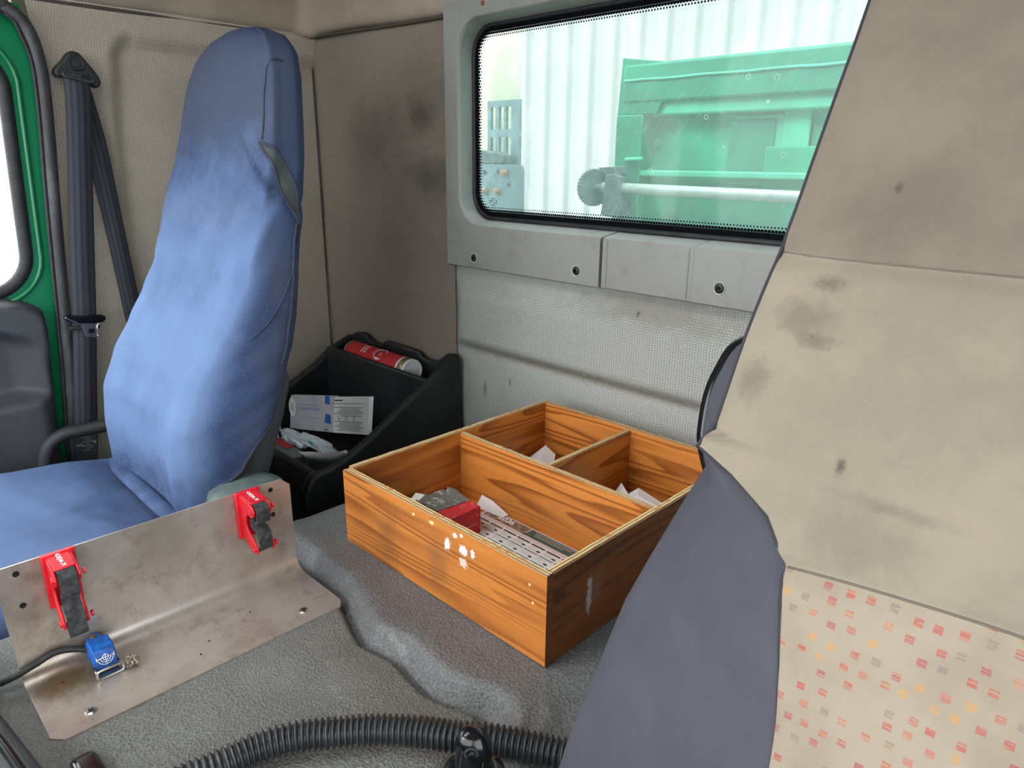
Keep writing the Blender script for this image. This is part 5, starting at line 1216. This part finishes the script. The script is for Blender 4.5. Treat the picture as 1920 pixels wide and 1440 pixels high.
# bulging rear side wing with a black edge
wv = [(0.900, -0.205), (0.888, -0.2315), (0.868, -0.2395), (0.849, -0.2415), (0.827, -0.2375), (0.814, -0.2320), (0.79, -0.215)]
def wing(name, grow, dy, mat):
    P = catmull([(x-grow, 0, z) for z, x in wv], 6); R = []
    for p in P:
        y = yf_(p.z)+0.078+dy
        R.append([Vector((-0.18, y-0.012, p.z)), Vector((p.x+0.01, y-0.010, p.z)), Vector((p.x+0.002, y-0.006, p.z)), Vector((p.x, y, p.z)), Vector((p.x+0.002, y+0.007, p.z)), Vector((-0.18, y+0.012, p.z))])
    return rings(name, R, mat, ds, closed=False, caps=False)
wing('rear_wing', 0.0, 0.0, m_bolster); wing('rear_wing_edge', 0.0085, 0.007, m_gloss)
R = []
for k in range(24):
    y = -0.22+0.56*k/23; hw = 0.235-0.03*sst(-0.12, -0.22, y); zt = 0.455-0.03*sst(-0.14, -0.22, y)
    ctl = [(0, zt-0.01), (hw*0.6, zt-0.008), (hw*0.9, zt+0.004), (hw, zt-0.03), (hw*0.97, 0.34), (0, 0.34)]
    R.append(catmull([(DX+x, y, z) for x, z in ctl]+[(DX-x, y, z) for x, z in ctl[-2:0:-1]], 4, True))
rings('cushion', R, m_bolster, ds)
prism('pedestal', [(-0.18, 0.0), (0.30, 0.0), (0.26, 0.34), (-0.14, 0.34)], 'x', -0.12, 0.20, m_black_pl, ds, 0.01)

# ------------------------------------------------------------------ outside, behind the rear window
struct(box('ground', (-14, -14, -1.25), (12, 14, -1.2), simple('yard_concrete', (150, 148, 142), 0.9, 0, 0.1, 2)))
def corr(u, v):
    x = -9+u*13; ph = (x/0.195) % 1.0
    d = 0.035*(sst(0.0, 0.2, ph)-sst(0.5, 0.7, ph))
    return (x, 4.0-d, -1.2+v*6.0)
struct(heightgrid('wall_exterior', 1400, 2, corr, simple('white_corrugated_steel', (154, 153, 151), 0.6, 0, 0.03, 3), flip=False))
tb = thing('green_tipper_body', 'green steel tipper body with ribbed headboard seen through the window', 'truck body', (-0.4, 1.75, -0.2))
m_gbody = simple('worn_green_paint', (10, 124, 96), 0.5, 0, 0.10, 14)
m_gdark = simple('dark_green_panel', (14, 150, 114), 0.5, 0, 0.1, 10)
m_glite = simple('light_green_panel', (66, 176, 142), 0.5, 0, 0.08, 10)
box('headboard', (-1.235, 1.76, -0.2), (0.7, 1.80, 1.22), m_gdark, tb, 0.004)
box('top_rail', (-1.255, 1.70, 1.168), (0.7, 1.80, 1.268), m_gbody, tb, 0.008)
box('upper_rail', (-1.215, 1.715, 1.135), (0.7, 1.77, 1.175), m_glite, tb, 0.006)
tube('weld_bead', [(-1.25+0.06*k, 1.699, 1.226+0.0012*math.sin(k*1.9)) for k in range(33)], 0.004, m_glite, tb, 6)
prism('corner_post', [(-1.275, -0.2), (-1.185, -0.2), (-1.185, 1.14), (-1.272, 1.14)], 'y', 1.70, 1.80, m_gbody, tb, 0.004)
prism('corner_gusset', [(-1.271, 1.14), (-1.14, 1.14), (-1.09, 1.262), (-1.262, 1.286)], 'y', 1.703, 1.80, m_gbody, tb, 0.002)
box('side_wall', (-1.26, 1.80, -0.2), (-1.22, 4.0-0.3, 1.25), m_gbody, tb, 0.004)
for x0, mt in ((-0.945, m_gbody), (-0.805, m_glite)):
    box('pressed_panel', (x0, 1.742, 0.99 if x0 < -0.9 else 0.3), (x0+(0.12 if x0 < -0.9 else 0.065), 1.765, 1.12 if x0 < -0.9 else 1.165), mt, tb, 0.004)
box('pressed_panel', (-0.94, 1.748, 0.96), (-0.74, 1.765, 1.13), m_glite, tb, 0.003)
box('lower_plate', (-0.84, 1.735, 0.86), (-0.60, 1.76, 1.055), m_gdark, tb, 0.003)
box('cross_rail', (-1.19, 1.705, 0.978), (0.7, 1.745, 0.995), m_glite, tb, 0.004)
box('lower_panel', (-1.19, 1.73, 0.5), (0.7, 1.77, 0.945), m_gbody, tb, 0.004)
lathe('rivet', [(0.0, 0.012), (0.012, 0.010), (0.016, 0.0)], m_gbody, frame((-1.168, 1.76, 1.065), (1, 0, 0), (0, 0, 1)), tb, 14)
tube('latch_pin', [(-1.225, 1.69, 0.992+0.03), (-1.17, 1.69, 0.992+0.032)], 0.006, m_glite, tb, 8)
m_grime = simple('grimy_grey_steel', (92, 104, 106), 0.7, 0.2, 0.12, 40)
m_bright = simple('worn_bright_bar', (176, 186, 182), 0.45, 0.2, 0.06, 30)
tr_ = thing('cover_roller', 'grey sheet roller with toothed wheel and bar before green body', 'roller', (-1.3, 1.66, 0.9))
tube('bar', [(-1.27, 1.655, 0.947), (-0.9, 1.655, 0.943), (0.7, 1.655, 0.930)], 0.0145, m_bright, tr_, 12)
teeth = []
for k in range(64):
    a = 2*math.pi*k/64; rr_ = 0.052 if k % 2 else 0.0485; teeth.append((rr_*math.cos(a), rr_*math.sin(a)))
wh = prism('toothed_wheel', teeth, 'z', -0.008, 0.008, m_grime, tr_)
wh.data.transform(Matrix.Translation((-1.305, 1.655, 0.945)) @ Matrix.Rotation(math.radians(90), 4, 'Y') @ Matrix.Rotation(math.radians(22), 4, 'X'))
lathe('hub', [(0.0, 0.055), (0.012, 0.055), (0.012, 0.0), (0.02, 0.0), (0.02, -0.012), (0, -0.012)], m_grime, frame((-1.30, 1.655, 0.945), (0, 1, 0), (0, 0, 1)), tr_, 16)
prism('bearing_block', [(-1.262, 0.872), (-1.200, 0.868), (-1.186, 0.90), (-1.197, 0.93), (-1.205, 0.975), (-1.222, 0.985), (-1.250, 0.98), (-1.254, 0.93)], 'y', 1.635, 1.665, m_grime, tr_, 0.002)
prism('bracket_arm', [(-1.30, 1.0), (-1.21, 1.005), (-1.205, 0.985), (-1.245, 0.965)], 'y', 1.66, 1.675, m_grime, tr_, 0.002)
prism('bracket_arm', [(-1.275, 0.895), (-1.245, 0.93), (-1.235, 0.915), (-1.262, 0.882)], 'y', 1.66, 1.675, m_grime, tr_, 0.002)
m_bluegrey = simple('blue_grey_steel', (112, 136, 144), 0.6, 0.1, 0.12, 30)
sp = thing('slotted_plate', 'tall blue grey plate with slots behind the left window edge', 'plate', (-1.45, 1.45, 0.9))
# frame with slots built as uprights and bridges
for x0, x1 in ((-1.520, -1.5065), (-1.4885, -1.4745), (-1.456, -1.4465), (-1.428, -1.396)):
    box('upright', (x0-0.0, 1.44, 0.88), (x1, 1.448, 1.172), m_bluegrey, sp)
for z0, z1 in ((1.156, 1.172), (1.078, 1.098), (0.985, 1.022), (0.88, 0.93)):
    box('bridge', (-1.520, 1.4402, z0), (-1.40, 1.4478, z1), m_bluegrey, sp)
cp = tag(tube('cream_stack', [(-1.558, 1.52, -0.5), (-1.558, 1.52, 0.6), (-1.558, 1.52, 1.20), (-1.558, 1.52, 1.6)], 0.062, simple('cream_painted_pipe', (216, 214, 188), 0.5, 0, 0.05, 12), None, 24), 'cream painted upright pipe at the left window edge', 'pipe')
bp = thing('bolted_plate', 'blue grey steel plate with rusty bolts in lower window corner', 'plate', (-1.43, 1.40, 0.8))
prism('plate', [(-1.56, 0.70), (-1.342, 0.70), (-1.342, 0.994), (-1.350, 1.006), (-1.56, 1.006)], 'y', 1.40, 1.406, m_bluegrey, bp, 0.001)
m_rust = simple('rusty_bolt', (190, 150, 118), 0.8, 0, 0.2, 100)
for x_, z in ((-1.487, 0.935), (-1.440, 0.935), (-1.412, 0.985)):
    Mx = frame((x_, 1.40, z), (1, 0, 0), (0, 0, 1))
    lathe('bolt', [(0.010, 0.0), (0.010, 0.006), (0.006, 0.007), (0.006, 0.014), (0, 0.0145)], m_rust, Mx, bp, 6)
for x_, z in ((-1.488, 0.985), (-1.435, 0.986), (-1.395, 0.955)):
    lathe('bolt_hole', [(0.006, 0.0), (0.006, 0.0008), (0.0, 0.0008)], m_dark_print, frame((x_, 1.3995, z), (1, 0, 0), (0, 0, 1)), bp, 14)
prism('clamp', [(-1.56, 1.006), (-1.416, 1.006), (-1.418, 1.030), (-1.455, 1.040), (-1.56, 1.046)], 'y', 1.405, 1.435, m_grime, bp, 0.005)
